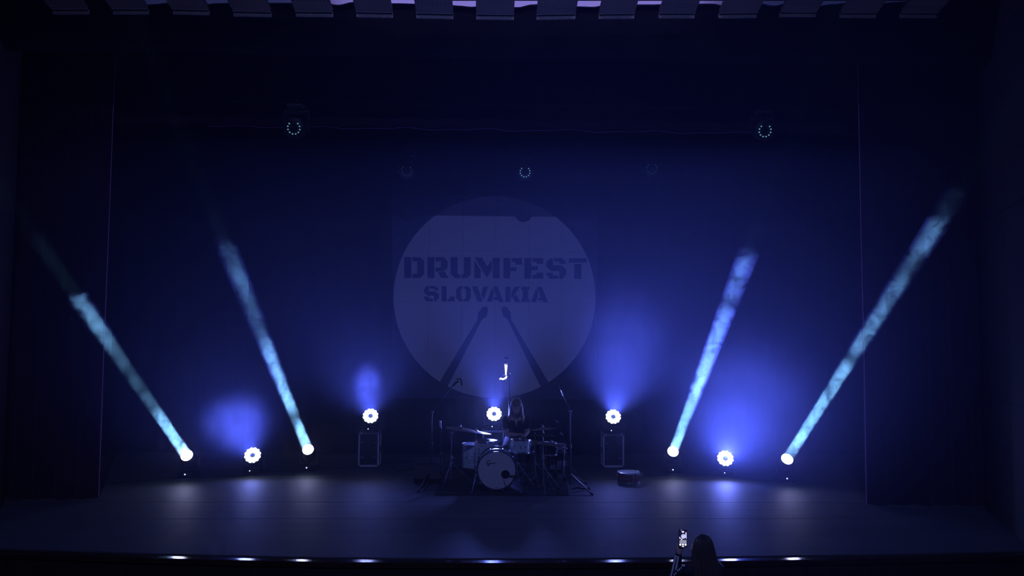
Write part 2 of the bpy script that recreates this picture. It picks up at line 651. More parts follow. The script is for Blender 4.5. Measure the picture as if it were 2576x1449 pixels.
def pleats(name, x0, x1, z0, z1, Y, amp, per, m, thick=0.012, seed=0, zw=0.0, lit_edge=None, taper=None):
    """hanging cloth with vertical folds; lower rim drops a little at each fold"""
    rnd = random.Random(seed)
    n = max(12, int(abs(x1 - x0) / per * 8))
    nz = 6
    ph = [rnd.uniform(-0.8, 0.8) for _ in range(n + 1)]
    vs, fs = [], []
    for side in (0, 1):
        for j in range(nz + 1):
            t = j / nz
            for k in range(n + 1):
                u = k / n
                x = x0 + (x1 - x0) * u
                if taper:
                    x += taper * (1 - t) * (1 - u)
                a = 2 * PI * (x - x0) / per + 0.5 * math.sin(u * 9 + seed)
                y = Y + amp * math.sin(a) * (0.6 + 0.4 * (1 - t)) + 0.25 * amp * ph[k] + side * thick
                z = z0 + (z1 - z0) * t
                if j == 0:
                    z += zw * math.sin(a * 0.5 + seed) + zw * 0.4 * ph[k]
                vs.append((x, y, z))
    S = (nz + 1) * (n + 1)
    for j in range(nz):
        for k in range(n):
            a = j * (n + 1) + k
            fs.append((a, a + 1, a + n + 2, a + n + 1))
            fs.append((S + a, S + a + n + 1, S + a + n + 2, S + a + 1))
    for k in range(n):
        fs.append((k, S + k, S + k + 1, k + 1))
        t0 = nz * (n + 1) + k
        fs.append((t0, t0 + 1, S + t0 + 1, S + t0))
    for j in range(nz):
        for e in (0, n):
            a, b = j * (n + 1) + e, (j + 1) * (n + 1) + e
            fs.append((a, b, S + b, S + a))
    mb = MB().add(vs, fs)
    o = mb.build(name, m, smooth=True, origin=(0.5 * (x0 + x1), Y, z0))
    low = [Vector(vs[k]) for k in range(n + 1)]
    return o, low


# left leg: inner edge from (280,360) down to (247,1256)
pl = fl(247, 1257)
LEGYL = pl.y
lt = at(281, 340, LEGYL)
o, _ = pleats('stage_curtain', -8.6, pl.x, 0.015, 7.2, LEGYL, 0.035, 0.30, curtain_m, seed=1, zw=0.008)
tag(o, 'dark wine-red stage curtain hanging in folds on the left of the stage', 'curtain')
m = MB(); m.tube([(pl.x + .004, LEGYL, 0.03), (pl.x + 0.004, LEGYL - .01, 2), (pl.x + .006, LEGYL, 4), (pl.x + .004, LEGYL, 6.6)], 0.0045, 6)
m.build('lit_edge', lit_edge_m, o)
pr = fl(2181, 1273)
LEGYR = pr.y
o, _ = pleats('stage_curtain', pr.x, 8.6, 0.015, 7.2, LEGYR, 0.035, 0.30, curtain_m, seed=2, zw=0.008)
tag(o, 'dark wine-red stage curtain hanging in folds on the right of the stage', 'curtain')
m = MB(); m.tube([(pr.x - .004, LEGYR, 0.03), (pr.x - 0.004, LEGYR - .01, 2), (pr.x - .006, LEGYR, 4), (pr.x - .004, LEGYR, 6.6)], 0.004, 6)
m.build('lit_edge', lit_edge_m, o)
VY = 10.85
vz = at(1240, 326, VY).z
o, low = pleats('stage_border', -7.3, 7.3, vz, 7.25, VY, 0.03, 0.62, curtain_m, seed=3, zw=0.012)
tag(o, 'dark wine-red border curtain hanging across the top of the stage opening', 'curtain')
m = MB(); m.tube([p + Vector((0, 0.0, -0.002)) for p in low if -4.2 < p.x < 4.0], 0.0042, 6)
m.build('lit_edge', lit_edge_m, o)
o, _ = pleats('backdrop_curtain', -8.4, 8.4, 0.02, 7.2, 14.45, 0.04, 0.42, backdrop_m, seed=5, zw=0.005)
tag(o, 'black backdrop curtain hanging across the rear of the stage behind the round banner', 'curtain')

# black grid above the stage, from which bars, banner and curtains hang
gb = MB(); gb.box((0, 12.1, 7.35), (XR - XL, 5.5, 0.1))
struct(gb.build('ceiling', black_wall))

# ------------------------------------------------------------------ banner
BY = 14.15


def bp(u, v, off, z=2.6345, ox=970, oy=470):
    p = at(ox + u / z, oy + v / z, BY)
    return Vector((p.x, BY - off, p.z))


tl, trr, bl, br = at(987, 492, BY), at(1502, 495, BY), at(987, 1001, BY), at(1502, 1005, BY)
ban = thing('festival_banner', 'big square navy cloth banner with a pale disc reading DRUMFEST SLOVAKIA above two drumsticks', 'banner', (tl.x * .5 + trr.x * .5, BY, bl.z))
m = MB()
n = 18
vs, fs = [], []
for s in (0, 1):
    for j in range(n + 1):
        for i in range(n + 1):
            u, v = i / n, j / n
            p = (bl * (1 - u) + br * u) * (1 - v) + (tl * (1 - u) + trr * u) * v
            vs.append((p.x, BY + s * 0.006, p.z))
S = (n + 1) ** 2
for j in range(n):
    for i in range(n):
        a = j * (n + 1) + i
        fs += [(a, a + 1, a + n + 2, a + n + 1), (S + a, S + a + n + 1, S + a + n + 2, S + a + 1)]
for i in range(n):
    for (a, b) in ((i, i + 1), (n * (n + 1) + i, n * (n + 1) + i + 1), (i * (n + 1), (i + 1) * (n + 1)), (i * (n + 1) + n, (i + 1) * (n + 1) + n)):
        fs.append((a, b, S + b, S + a))
m.add(vs, fs)
m.build('cloth', cloth_dark, ban)
m = MB()
m.prism([bp(722 + 669 * math.cos(2 * PI * k / 96), 731 + 668 * math.sin(2 * PI * k / 96), 0.003) for k in range(96)], (0, 0.002, 0))
m.build('disc_print', white_print, ban)
LET_A = {
    'D': [[(75, 130), (265, 130), (265, 688), (75, 688)],
          [(290, 130), (490, 130), (545, 165), (610, 240), (612, 590), (510, 685), (290, 690), (290, 580), (425, 580), (425, 240), (300, 240)]],
    'R': [[(700, 130), (890, 130), (885, 690), (700, 690)],
          [(915, 130), (1140, 130), (1200, 180), (1245, 240), (1243, 420), (1170, 488), (915, 522), (915, 430), (940, 412), (1062, 412), (1065, 240), (920, 240)],
          [(985, 530), (1165, 510), (1195, 560), (1262, 690), (1070, 690)]],
    'U': [[(1325, 130), (1515, 130), (1515, 580), (1582, 590), (1580, 692), (1440, 692), (1325, 575)],
          [(1685, 130), (1870, 130), (1868, 600), (1765, 692), (1612, 692), (1615, 588), (1685, 585)]],
    'M': [[(1965, 200), (2140, 480), (2140, 695), (1965, 695)],
          [(1980, 135), (2170, 138), (2315, 375), (2440, 200), (2440, 470), (2305, 688)],
          [(2463, 145), (2652, 148), (2652, 698), (2463, 698)]],
    'S': [[(690, 905), (740, 905), (740, 1052), (920, 1055), (1010, 1140), (1005, 1240), (930, 1320), (875, 1318), (875, 1168), (695, 1165), (608, 1080), (608, 1000)],
          [(760, 908), (910, 908), (1000, 985), (995, 1022), (880, 1022), (872, 975), (762, 972)],
          [(608, 1195), (738, 1195), (745, 1245), (845, 1248), (845, 1320), (675, 1320), (608, 1230)]],
    'L': [[(1085, 910), (1220, 910), (1215, 1320), (1080, 1320)],
          [(1308, 1195), (1435, 1195), (1435, 1320), (1240, 1320), (1245, 1245), (1308, 1245)]],
    'O': [[(1560, 912), (1660, 915), (1660, 985), (1612, 990), (1612, 1245), (1655, 1250), (1655, 1320), (1555, 1320), (1472, 1230), (1472, 1000)],
          [(1695, 915), (1790, 915), (1870, 990), (1872, 1240), (1800, 1320), (1685, 1320), (1685, 1250), (1735, 1245), (1740, 990), (1695, 985)]],
    'V': [[(1905, 915), (2045, 915), (2190, 1325), (2050, 1325)], [(2210, 918), (2340, 918), (2215, 1300), (2150, 1130)]],
    'A1': [[(2450, 955), (2500, 1095), (2435, 1325), (2300, 1325)],
           [(2466, 918), (2594, 918), (2754, 1335), (2619, 1332), (2599, 1285), (2474, 1285), (2484, 1210), (2564, 1205)]],
}
LET_B = {
    'F': [[(285, 150), (470, 150), (470, 405), (637, 405), (637, 500), (465, 505), (460, 702), (285, 700)],
          [(500, 155), (785, 150), (785, 328), (605, 328), (600, 262), (500, 258)]],
    'E': [[(850, 150), (1035, 150), (1035, 375), (1212, 375), (1212, 475), (1035, 478), (1028, 708), (850, 708)],
          [(1065, 155), (1358, 155), (1358, 310), (1185, 308), (1180, 258), (1068, 255)],
          [(1170, 545), (1357, 545), (1357, 708), (1062, 708), (1062, 605), (1170, 600)]],
    'S2': [[(1545, 155), (1620, 158), (1620, 350), (1870, 352), (1980, 470), (1980, 600), (1885, 710), (1790, 710), (1795, 505), (1560, 500), (1440, 390), (1440, 260)],
           [(1650, 155), (1870, 155), (1970, 260), (1968, 310), (1815, 308), (1790, 250), (1650, 245)],
           [(1440, 548), (1620, 548), (1625, 615), (1765, 620), (1765, 710), (1530, 710), (1440, 600)]],
    'T': [[(2050, 158), (2530, 158), (2530, 275), (2050, 272)], [(2195, 310), (2385, 310), (2382, 712), (2190, 712)]],
    'K': [[(335, 922), (472, 925), (470, 1335), (330, 1335)], [(590, 925), (735, 925), (500, 1260), (498, 1060)],
          [(625, 1130), (740, 1338), (595, 1338), (548, 1215)]],
    'I': [[(760, 930), (988, 932), (985, 1008), (945, 1012), (945, 1255), (985, 1265), (985, 1338), (762, 1338), (765, 1260), (805, 1255), (805, 1010), (762, 1005)]],
    'A2': [[(1170, 960), (1225, 1085), (1160, 1338), (1028, 1338)],
           [(1190, 932), (1325, 935), (1480, 1338), (1345, 1335), (1325, 1298), (1195, 1295), (1225, 1222), (1290, 1220)]],
}
for dct, ox in ((LET_A, 1010), (LET_B, 1240)):
    for polys in dct.values():
        m = MB()
        for poly in polys:
            m.prism([bp(u, v, 0.006, 10.7333, ox, 635) for u, v in poly], (0, 0.0015, 0))
        m.build('letter', print_dark, ban)
for poly in ([(660, 793), (675, 795), (678, 825), (670, 860), (640, 878), (408, 1328), (360, 1290), (608, 880), (612, 838), (640, 800)],
             [(768, 800), (785, 793), (803, 797), (830, 835), (832, 880), (1080, 1295), (1030, 1330), (808, 878), (778, 855), (768, 815)]):
    m = MB()
    m.prism([bp(u, v, 0.006) for u, v in poly], (0, 0.0015, 0))
    m.build('drumstick_print', print_dark, ban)
m = MB(); m.tube([tl + Vector((-.25, .02, .05)), trr + Vector((.25, .02, .05))], 0.02, 10)
m.build('hanging_pipe', matte_black, ban)
for k_ in (.02, .5, .98):
    p_ = tl.lerp(trr, k_)
    m = MB(); m.tube([p_ + Vector((0, .02, .05)), Vector((p_.x, p_.y + .02, 7.32))], .004, 6)
    m.build('suspension_cable', matte_black, ban)

# ------------------------------------------------------------------ moving-head fixtures
SIDE = Vector((1, 0, 0))


def frame_of(d):
    d = d.normalized()
    u = d.cross(Vector((0, 0, 1)))
    if u.length < 1e-3:
        u = Vector((1, 0, 0))
    u.normalize()
    w = u.cross(d).normalized()
    return u, w


def beam_fixture(L, d, Y, label):
    piv = L - d * 0.17
    base = Vector((piv.x, piv.y, 0.0))
    t = thing('moving_head_beam', label, 'stage light', base, 'moving head beams on the stage floor')
    m = MB(); m.box(base + Vector((0, 0, .05)), (0.26, 0.30, 0.085), bev=0.02)
    b_ = m.build('base', black_plastic, t)
    m = MB()
    for sx in (-1, 1):
        for sy in (-1, 1):
            m.lathe([(0.018, 0), (0.014, 0.012)], base + Vector((sx * .10, sy * .12, 0)), n=10)
    m.build('foot', rubber, b_)
    u, w = frame_of(d)
    yd = Vector((u.x, u.y, 0)).normalized()
    Rz = Matrix.Rotation(math.atan2(yd.y, yd.x), 3, 'Z')
    m = MB(); m.box(base + Vector((0, 0, .11)), (0.30, 0.10, 0.05), Rz, 0.012)
    m.build('yoke_base', black_plastic, t)
    for s in (-1, 1):
        m = MB(); m.box(base + yd * s * 0.135 + Vector((0, 0, 0.5 * (0.10 + piv.z + 0.05))), (0.03, 0.09, piv.z + 0.05 - 0.10), Rz, 0.01)
        m.build('yoke_arm', black_plastic, t)
    m = MB()
    m.lathe([(0.045, -0.19), (0.085, -0.16), (0.105, -0.06), (0.108, 0.05), (0.104, 0.12), (0.099, 0.165), (0.096, 0.172)], piv, d, 28)
    hd = m.build('head', black_plastic, t, smooth=True)
    m = MB()
    for q in range(5):
        m.ring(piv + d * (-0.12 + q * 0.022), d, 0.098 + 0.004 * q, 0.003, 24, 6)
    m.build('cooling_rib', black_metal, hd)
    m = MB(); m.lathe([(0.092, 0.155), (0.092, 0.174), (0.070, 0.180), (0.03, 0.184), (0.004, 0.185)], piv, d, 32)
    m.build('lens', lens_hot, hd, smooth=True)
    m = MB(); m.ball(base + Vector((-.012, -0.152, 0.062)), 0.013, 10, 8)
    m.build('status_light', status_blue, b_)
    return t


side_words = ['outermost lit beam light at far left, beaming over the left curtain',
              'lit beam light on stage floor at left, nearest the left road case',
              'lit beam light on stage floor just right of the brown snare drum',
              'outermost lit beam light at far right, beaming over the right curtain']
for (L, d, ln, Y), lab in zip(beam_geo, side_words):
    beam_fixture(L, d, Y, lab)


def led_positions():
    pts = [(0, 0, 0)]
    for k in range(6):
        pts.append((0.026 * math.cos(PI / 3 * k), 0.026 * math.sin(PI / 3 * k), 0))
    for k in range(8):
        pts.append((0.062 * math.cos(PI / 4 * k), 0.062 * math.sin(PI / 4 * k), 1))
    for k in range(12):
        pts.append((0.106 * math.cos(PI / 6 * k + .26), 0.106 * math.sin(PI / 6 * k + .26), 2))
    return pts


def wash_fixture(L, d, base, label, group, lit=True, down=False, dim=None, led_px=None):
    """LED wash moving head; base = centre of the base's underside (or of its top when it hangs)"""
    piv = L - d * 0.13
    sg = -1 if down else 1
    t = thing('moving_head_wash', label, 'stage light', base, group)
    m = MB(); m.box(base + Vector((0, 0, sg * .045)), (0.25, 0.25, 0.075), bev=0.018)
    b_ = m.build('base', black_plastic, t)
    u, w = frame_of(d)
    yd = Vector((u.x, u.y, 0)).normalized()
    Rz = Matrix.Rotation(math.atan2(yd.y, yd.x), 3, 'Z')
    m = MB(); m.box(base + Vector((0, 0, sg * .10)), (0.345, 0.08, 0.04), Rz, 0.01)
    m.build('yoke_base', black_plastic, t)
    hh = abs(piv.z - base.z)
    for s in (-1, 1):
        m = MB(); m.box(base + yd * s * 0.162 + Vector((0, 0, sg * 0.5 * (0.09 + hh + 0.04))), (0.025, 0.08, hh + 0.04 - 0.09), Rz, 0.009)
        m.build('yoke_arm', black_plastic, t)
    m = MB()
    m.lathe([(0.05, -0.10), (0.10, -0.08), (0.135, -0.02), (0.14, 0.06), (0.137, 0.10), (0.13, 0.104)], piv, d, 28)
    hd = m.build('head', black_plastic, t, smooth=True)
    m = MB(); m.ring(piv + d * 0.10, d, 0.136, 0.006, 32, 8)
    m.build('bezel', black_metal, hd)
    hs = 1.0 if lit else 0.78
    for qi, (a, b, o) in enumerate(led_positions()):
        a, b = a * hs, b * hs
        c = piv + d * 0.106 + u * a + w * b
        m = MB(); q_ = (.55, 1.05, 1.2)[o] if lit else (.5, .7, .48)[o]
        m.lathe([(0.0205 * q_, 0), (0.0215 * q_, 0.006), (0.017 * q_, 0.012), (0.008 * q_, 0.016), (0.001, 0.0165)], c, d, 12)
        if lit:
            mm = led_hot if o else led_off
        else:
            mm = (dim if o == 2 else black_plastic)
            if dim and o == 2 and math.atan2(b, a) > 1.2 and math.atan2(b, a) < 2.2:
                mm = black_plastic
        m.build('led_lens', mm, hd, smooth=True)
    if lit:
        m = MB(); m.lathe([(0.046, 0.1075), (0.118, 0.1075), (0.118, 0.110), (0.046, 0.110), (0.046, 0.1075)], piv, d, 36, close=False)
        m.build('lit_ring', led_hot, hd)
    if down:
        m = MB(); m.ring(base + Vector((0, 0, .035)), (1, 0, 0), .031, .008, 20, 6); m.box(base + Vector((0, 0, -.002)), (.05, .05, .02)); m.build('hook_clamp', black_metal, t)
    if led_px:
        yf = base.y - 0.127
        p = at(led_px[0], led_px[1], yf)
        m = MB(); m.ball((p.x, yf, max(base.z + .02, min(p.z, base.z + 0.07))), 0.009, 10, 8)
        m.build('status_light', status_white, b_)
    return t


# flight cases first: three upright black cases with metal edging
panel_m = mat('black_laminate', (0.022, 0.022, 0.026), 0.45, bump=0.05, bscale=200)
alu = mat('brushed_aluminium', (0.75, 0.75, 0.80), 0.4, 0.3, var=0.1, scale=30)


def flight_case(cx, Y, w, h, dpt, label):
    base = Vector((cx, Y, 0))
    t = thing('flight_case', label, 'road case', base, 'flight cases under the wash lights')
    m = MB(); m.box(base + Vector((0, 0, h / 2 + .02)), (w - .03, dpt - .03, h - .05), bev=0.004)
    m.build('body', panel_m, t)
    e = 0.026
    for sx in (-1, 1):
        for sy in (-1, 1):
            m = MB()
            m.box(base + Vector((sx * (w / 2 - e / 2), sy * (dpt / 2 - e / 2), h / 2 + .005)), (e, e, h - .06))
            m.build('corner_edging', alu, t)
    for z in (0.035, h - .013):
        m = MB()
        for sy in (-1, 1):
            m.box(base + Vector((0, sy * (dpt / 2 - e / 2), z)), (w - .05, e, e + .008))
        for sx in (-1, 1):
            m.box(base + Vector((sx * (w / 2 - e / 2), 0, z)), (e, dpt - .05, e + .008))
        m.build('rim', alu, t)
    for sx in (-1, 1):
        for sy in (-1, 1):
            for z in (0.035, h - .013):
                m = MB(); m.ball(base + Vector((sx * (w / 2 - .014), sy * (dpt / 2 - .014), z)), 0.026, 10, 8)
                m.build('ball_corner', steel, t)
    for sx in (-1, 1):
        for z in (0.30, 0.72):
            m = MB(); m.box(base + Vector((sx * w * .30, -dpt / 2 - .001, h * z)), (0.055, .012, .03), bev=.004)
            m.build('butterfly_latch', dark_chrome, t)
    for sx in (-1, 1):
        m = MB(); m.box(base + Vector((sx * (w / 2 - .004), 0, h * .5)), (0.012, .14, .09), bev=.004)
        m.build('handle', dark_chrome, t)
    for sx in (-1, 1):
        for sy in (-1, 1):
            m = MB(); m.lathe([(0.018, 0), (0.02, .02)], base + Vector((sx * w * .38, sy * dpt * .38, 0)), n=10)
            m.build('foot', rubber, t)
    return t


CASEY = 12.98
case_h = []
for (x0, x1, yt, lab) in ((902, 954, 1088, 'upright black flight case with metal edges, left of the drum kit'),
                          (1214, 1268, 1083, 'black flight case standing behind the drum kit, only its bright top edge showing'),
                          (1517, 1570, 1092, 'upright black flight case with metal edges, right of the drum kit')):
    A, B = at(x0, yt, CASEY), at(x1, yt, CASEY)
    h = A.z
    flight_case((A.x + B.x) / 2, CASEY + 0.13, B.x - A.x, h, 0.26, lab)
    case_h.append(h)
wash_lab = ['lit blue wash light on stage floor between the two left beam lights',
            'lit blue wash light standing on the left flight case',
            'lit blue wash light behind the drummer, glowing at his shoulder',
            'lit blue wash light standing on the right flight case',
            'lit blue wash light on stage floor between the two right beam lights']
ci = 0
for i, (L, d, Y, dp) in enumerate(wash_geo):
    piv = L - d * 0.13
    zb = 0.0
    if WASHES[i][3]:
        zb = case_h[ci] + 0.012
        ci += 1
    wash_fixture(L, d, Vector((piv.x, piv.y, zb)), wash_lab[i], 'lit wash lights', led_px=dp)

# overhead bars with unlit wash heads
BARF, BARB = 10.15, 12.4
for (Y, py, x0, x1) in ((BARF, 262, 330, 2150), (BARB, 382, 700, 1900)):
    A, B = at(x0, py, Y), at(x1, py + 4, Y)
    z = (A.z + B.z) / 2
    A.z = B.z = z
    t = thing('lighting_bar', 'black pipe in front of the border curtain carrying two lights' if Y == BARF else 'black pipe over the drum kit carrying three lights', 'lighting bar', (A + B) / 2)
    m = MB(); m.tube([A, B], 0.025, 10); m.build('pipe', matte_black, t)
    for k in (0.08, 0.5, 0.92):
        p = A.lerp(B, k)
        m = MB(); m.tube([p + Vector((0, 0, .02)), Vector((p.x, p.y, 7.32))], 0.004, 6); m.build('suspension_cable', matte_black, t)
    lst = ((738, 322, glint_dim, 'unlit wash head hanging at upper left with a ring of faint glints'),
           (1926, 329, glint_dim, 'unlit wash head hanging at upper right with a ring of faint glints')) if Y == BARF else \
          ((1023, 430, glint_faint, 'dark wash head hanging left of the banner top, barely glinting'),
           (1321, 433, glint_dim, 'hanging wash head above the banner with a ring of faint glints'),
           (1640, 424, glint_faint, 'dark wash head hanging right of the banner top, nearly invisible'))
    for (px, py2, mm, lab) in lst:
        L = at(px, py2, Y - 0.16)
        d = Vector((0.0, -0.95, -0.30)).normalized()
        piv = L - d * 0.13
        wash_fixture(L, d, Vector((piv.x, Y, z - 0.035)), lab, 'hanging unlit wash lights', lit=False, down=True, dim=mm)



# ------------------------------------------------------------------ haze
def haze_material(name, density, aniso=0.35, noise=None):
    """noise: (scale, low, high, detail, distortion) - density runs 0..1 between low and high of the noise"""
    m = bpy.data.materials.new(name)
    m.use_nodes = True
    nt = m.node_tree
    N, Lk = nt.nodes, nt.links
    N.remove(N['Principled BSDF'])
    out = N['Material Output']
    v = N.new('ShaderNodeVolumeScatter')
    v.inputs['Color'].default_value = (0.95, 0.96, 1.0, 1)
    v.inputs['Anisotropy'].default_value = aniso
    v.inputs['Density'].default_value = density
    Lk.new(v.outputs[0], out.inputs['Volume'])
    if noise:
        sc, lo, hi, det, dist = noise
        tc = N.new('ShaderNodeTexCoord')
        mp = N.new('ShaderNodeMapping')
        Lk.new(tc.outputs['Object'], mp.inputs['Vector'])
        nz = N.new('ShaderNodeTexNoise')
        nz.inputs['Scale'].default_value = sc
        nz.inputs['Detail'].default_value = det
        nz.inputs['Distortion'].default_value = dist
        Lk.new(mp.outputs[0], nz.inputs['Vector'])
        mr = N.new('ShaderNodeMapRange')
        mr.inputs['From Min'].default_value = lo
        mr.inputs['From Max'].default_value = hi
        mr.inputs['To Min'].default_value = 0.0
        mr.inputs['To Max'].default_value = density
        Lk.new(nz.outputs['Fac'], mr.inputs['Value'])
        Lk.new(mr.outputs[0], v.inputs['Density'])
    return m


def haze(mb, name, mtl, label):
    o = mb.build(name, mtl)
    o['kind'] = 'stuff'
    o['label'] = label
    o['category'] = 'haze'
    return o


# thin drifting haze over the whole stage
m = MB(); m.box((0, 10.95, 2.22), (13.0, 6.5, 4.4))
haze(m, 'stage_haze', haze_material('thin_stage_haze', 0.0125), 'thin drifting haze filling the whole stage')
m = MB(); m.box((0, 5.9, 3.4), (13.0, 3.5, 6.4))
haze(m, 'hall_haze', haze_material('thin_hall_haze', 0.0028), 'very thin haze drifting out into the hall')

# denser wisps of smoke that drift through the four beams; runs: (how far up the beam in the picture, density)
WISPS = [
    [(0, .9), (.18, 1.), (.24, .7), (.28, .16), (.45, .10), (.62, .12), (.68, .2), (.72, .6), (.90, .75), (.975, .8), (.99, .0), (1.2, 0)],
    [(0, .55), (.07, .7), (.13, .5), (.145, .06), (.17, .10), (.20, .9), (.40, 1.), (.50, .85), (.515, .25), (.66, .30), (.75, .2), (.77, .5), (.88, .45), (.90, .2), (.985, .35), (1.0, 0), (1.2, 0)],
    [(0, .35), (.10, .5), (.18, .4), (.27, .55), (.29, .95), (.45, 1.0), (.66, 1.0), (.695, .95), (.71, .08), (.75, .10), (.765, .6), (.84, .6), (.85, .2), (.87, .75), (.94, .8), (.985, .5), (1.0, .0), (1.2, 0)],
    [(0, .3), (.04, .35), (.06, .75), (.20, .75), (.37, .8), (.385, .12), (.43, .15), (.44, .65), (.52, .7), (.53, .15), (.55, .6), (.72, .6), (.735, .3), (.815, .4), (.825, .0), (.835, .0), (.845, .8), (.965, .85), (.975, .02), (1.0, .10), (1.05, .10), (1.1, 0), (1.2, 0)],
]


def wisp(L, d, ln, d0, d1, runs, seed, k):
    r = 0.128
    R = d.to_track_quat('Z', 'Y').to_matrix()
    LN = ln * 1.14
    mb = MB()
    mb.lathe([(0.088, 0.02), (r, LN)], (0, 0, 0), (0, 0, 1), 16)
    o = mb.build('smoke_wisp', bpy.data.materials.new('drifting_smoke'))
    o.matrix_world = Matrix.Translation(L) @ R.to_4x4()
    o['kind'] = 'stuff'
    mtl = o.data.materials[0]
    mtl.use_nodes = True
    nt = mtl.node_tree
    N, Lk = nt.nodes, nt.links
    N.remove(N['Principled BSDF'])
    v = N.new('ShaderNodeVolumeScatter')
    v.inputs['Color'].default_value = (0.95, 0.96, 1.0, 1)
    v.inputs['Anisotropy'].default_value = 0.35
    Lk.new(v.outputs[0], N['Material Output'].inputs['Volume'])
    tc = N.new('ShaderNodeTexCoord')
    sp = N.new('ShaderNodeSeparateXYZ')
    Lk.new(tc.outputs['Object'], sp.inputs[0])
    dv = N.new('ShaderNodeMath'); dv.operation = 'DIVIDE'; dv.inputs[1].default_value = LN
    Lk.new(sp.outputs['Z'], dv.inputs[0])
    # the smoke front is ragged, so the run lengths are pushed about by a coarse noise
    n0 = N.new('ShaderNodeTexNoise'); n0.inputs['Scale'].default_value = 5.0; n0.inputs['Detail'].default_value = 2.0
    mp = N.new('ShaderNodeMapping'); mp.inputs['Location'].default_value = (seed * 3.1, seed * 1.7, seed * 2.3)
    Lk.new(tc.outputs['Object'], mp.inputs['Vector'])
    Lk.new(mp.outputs[0], n0.inputs['Vector'])
    ma = N.new('ShaderNodeMath'); ma.operation = 'MULTIPLY_ADD'; ma.inputs[1].default_value = 0.07
    Lk.new(n0.outputs['Fac'], ma.inputs[0]); Lk.new(dv.outputs[0], ma.inputs[2])
    sb = N.new('ShaderNodeMath'); sb.operation = 'SUBTRACT'; sb.inputs[1].default_value = 0.035
    Lk.new(ma.outputs[0], sb.inputs[0])
    rp = N.new('ShaderNodeValToRGB')
    el = rp.color_ramp.elements
    for i, (s, a) in enumerate(runs):
        if s > 0:
            dd = 1.0 / ((1 - s) / d0 + s / d1)
            t = (d0 - dd) / (d0 - d1)
        else:
            t = 0.0
        pos = min(1.0, t * ln / LN)
        if i == 0:
            e = el[0]; e.position = 0.0
        elif i == 1:
            e = el[1]; e.position = pos
        else:
            e = el.new(pos)
        e.color = (a, a, a, 1)
    Lk.new(sb.outputs[0], rp.inputs['Fac'])
    n1 = N.new('ShaderNodeTexNoise'); n1.inputs['Scale'].default_value = 5.5; n1.inputs['Detail'].default_value = 5.0
    n1.inputs['Distortion'].default_value = 1.4
    Lk.new(mp.outputs[0], n1.inputs['Vector'])
    mr = N.new('ShaderNodeMapRange'); mr.inputs['From Min'].default_value = 0.43; mr.inputs['From Max'].default_value = 0.51
    mr.inputs['To Min'].default_value = 0.14; mr.inputs['To Max'].default_value = 1.0
    Lk.new(n1.outputs['Fac'], mr.inputs['Value'])
    m1 = N.new('ShaderNodeMath'); m1.operation = 'MULTIPLY'
    Lk.new(rp.outputs['Color'], m1.inputs[0]); Lk.new(mr.outputs[0], m1.inputs[1])
    m2 = N.new('ShaderNodeMath'); m2.operation = 'MULTIPLY'; m2.inputs[1].default_value = k
    Lk.new(m1.outputs[0], m2.inputs[0]); Lk.new(m2.outputs[0], v.inputs['Density'])
    mtl.cycles.volume_step_rate = 0.12
    return o


def puff(c, rad, dens, seed, label, sc=1.6, lo=.34, hi=.62):
    '''a rounded cloud of smoke, dense in the middle and ragged towards its rim'''
    mb = MB(); mb.ball((0, 0, 0), 1.0, 16, 10, rad)
    o = mb.build('smoke_puff', bpy.data.materials.new('puff_of_smoke'))
    o.location = c
    o['kind'] = 'stuff'; o['label'] = label; o['category'] = 'smoke'
    mtl = o.data.materials[0]
    mtl.use_nodes = True
    nt = mtl.node_tree; N, Lk = nt.nodes, nt.links
    N.remove(N['Principled BSDF'])
    v = N.new('ShaderNodeVolumeScatter')
    v.inputs['Color'].default_value = (0.95, 0.96, 1.0, 1); v.inputs['Anisotropy'].default_value = 0.35
    Lk.new(v.outputs[0], N['Material Output'].inputs['Volume'])
    tc = N.new('ShaderNodeTexCoord')
    dv = N.new('ShaderNodeVectorMath'); dv.operation = 'DIVIDE'; dv.inputs[1].default_value = rad
    Lk.new(tc.outputs['Object'], dv.inputs[0])
    ln = N.new('ShaderNodeVectorMath'); ln.operation = 'LENGTH'; Lk.new(dv.outputs[0], ln.inputs[0])
    fo = N.new('ShaderNodeMapRange'); fo.interpolation_type = 'SMOOTHSTEP'
    fo.inputs['From Min'].default_value = 1.0; fo.inputs['From Max'].default_value = 0.25
    Lk.new(ln.outputs['Value'], fo.inputs['Value'])
    mp = N.new('ShaderNodeMapping'); mp.inputs['Location'].default_value = (seed, seed * 1.3, seed * .7)
    Lk.new(tc.outputs['Object'], mp.inputs['Vector'])
    nz = N.new('ShaderNodeTexNoise'); nz.inputs['Scale'].default_value = sc; nz.inputs['Detail'].default_value = 3; nz.inputs['Distortion'].default_value = .4
    Lk.new(mp.outputs[0], nz.inputs['Vector'])
    mr = N.new('ShaderNodeMapRange'); mr.inputs['From Min'].default_value = lo; mr.inputs['From Max'].default_value = hi
    mr.inputs['To Min'].default_value = .15; mr.inputs['To Max'].default_value = 1.0
    Lk.new(nz.outputs['Fac'], mr.inputs['Value'])
    m1 = N.new('ShaderNodeMath'); m1.operation = 'MULTIPLY'; Lk.new(fo.outputs[0], m1.inputs[0]); Lk.new(mr.outputs[0], m1.inputs[1])
    m2 = N.new('ShaderNodeMath'); m2.operation = 'MULTIPLY'; m2.inputs[1].default_value = dens
    Lk.new(m1.outputs[0], m2.inputs[0]); Lk.new(m2.outputs[0], v.inputs['Density'])
    mtl.cycles.volume_step_rate = 0.8
    return o


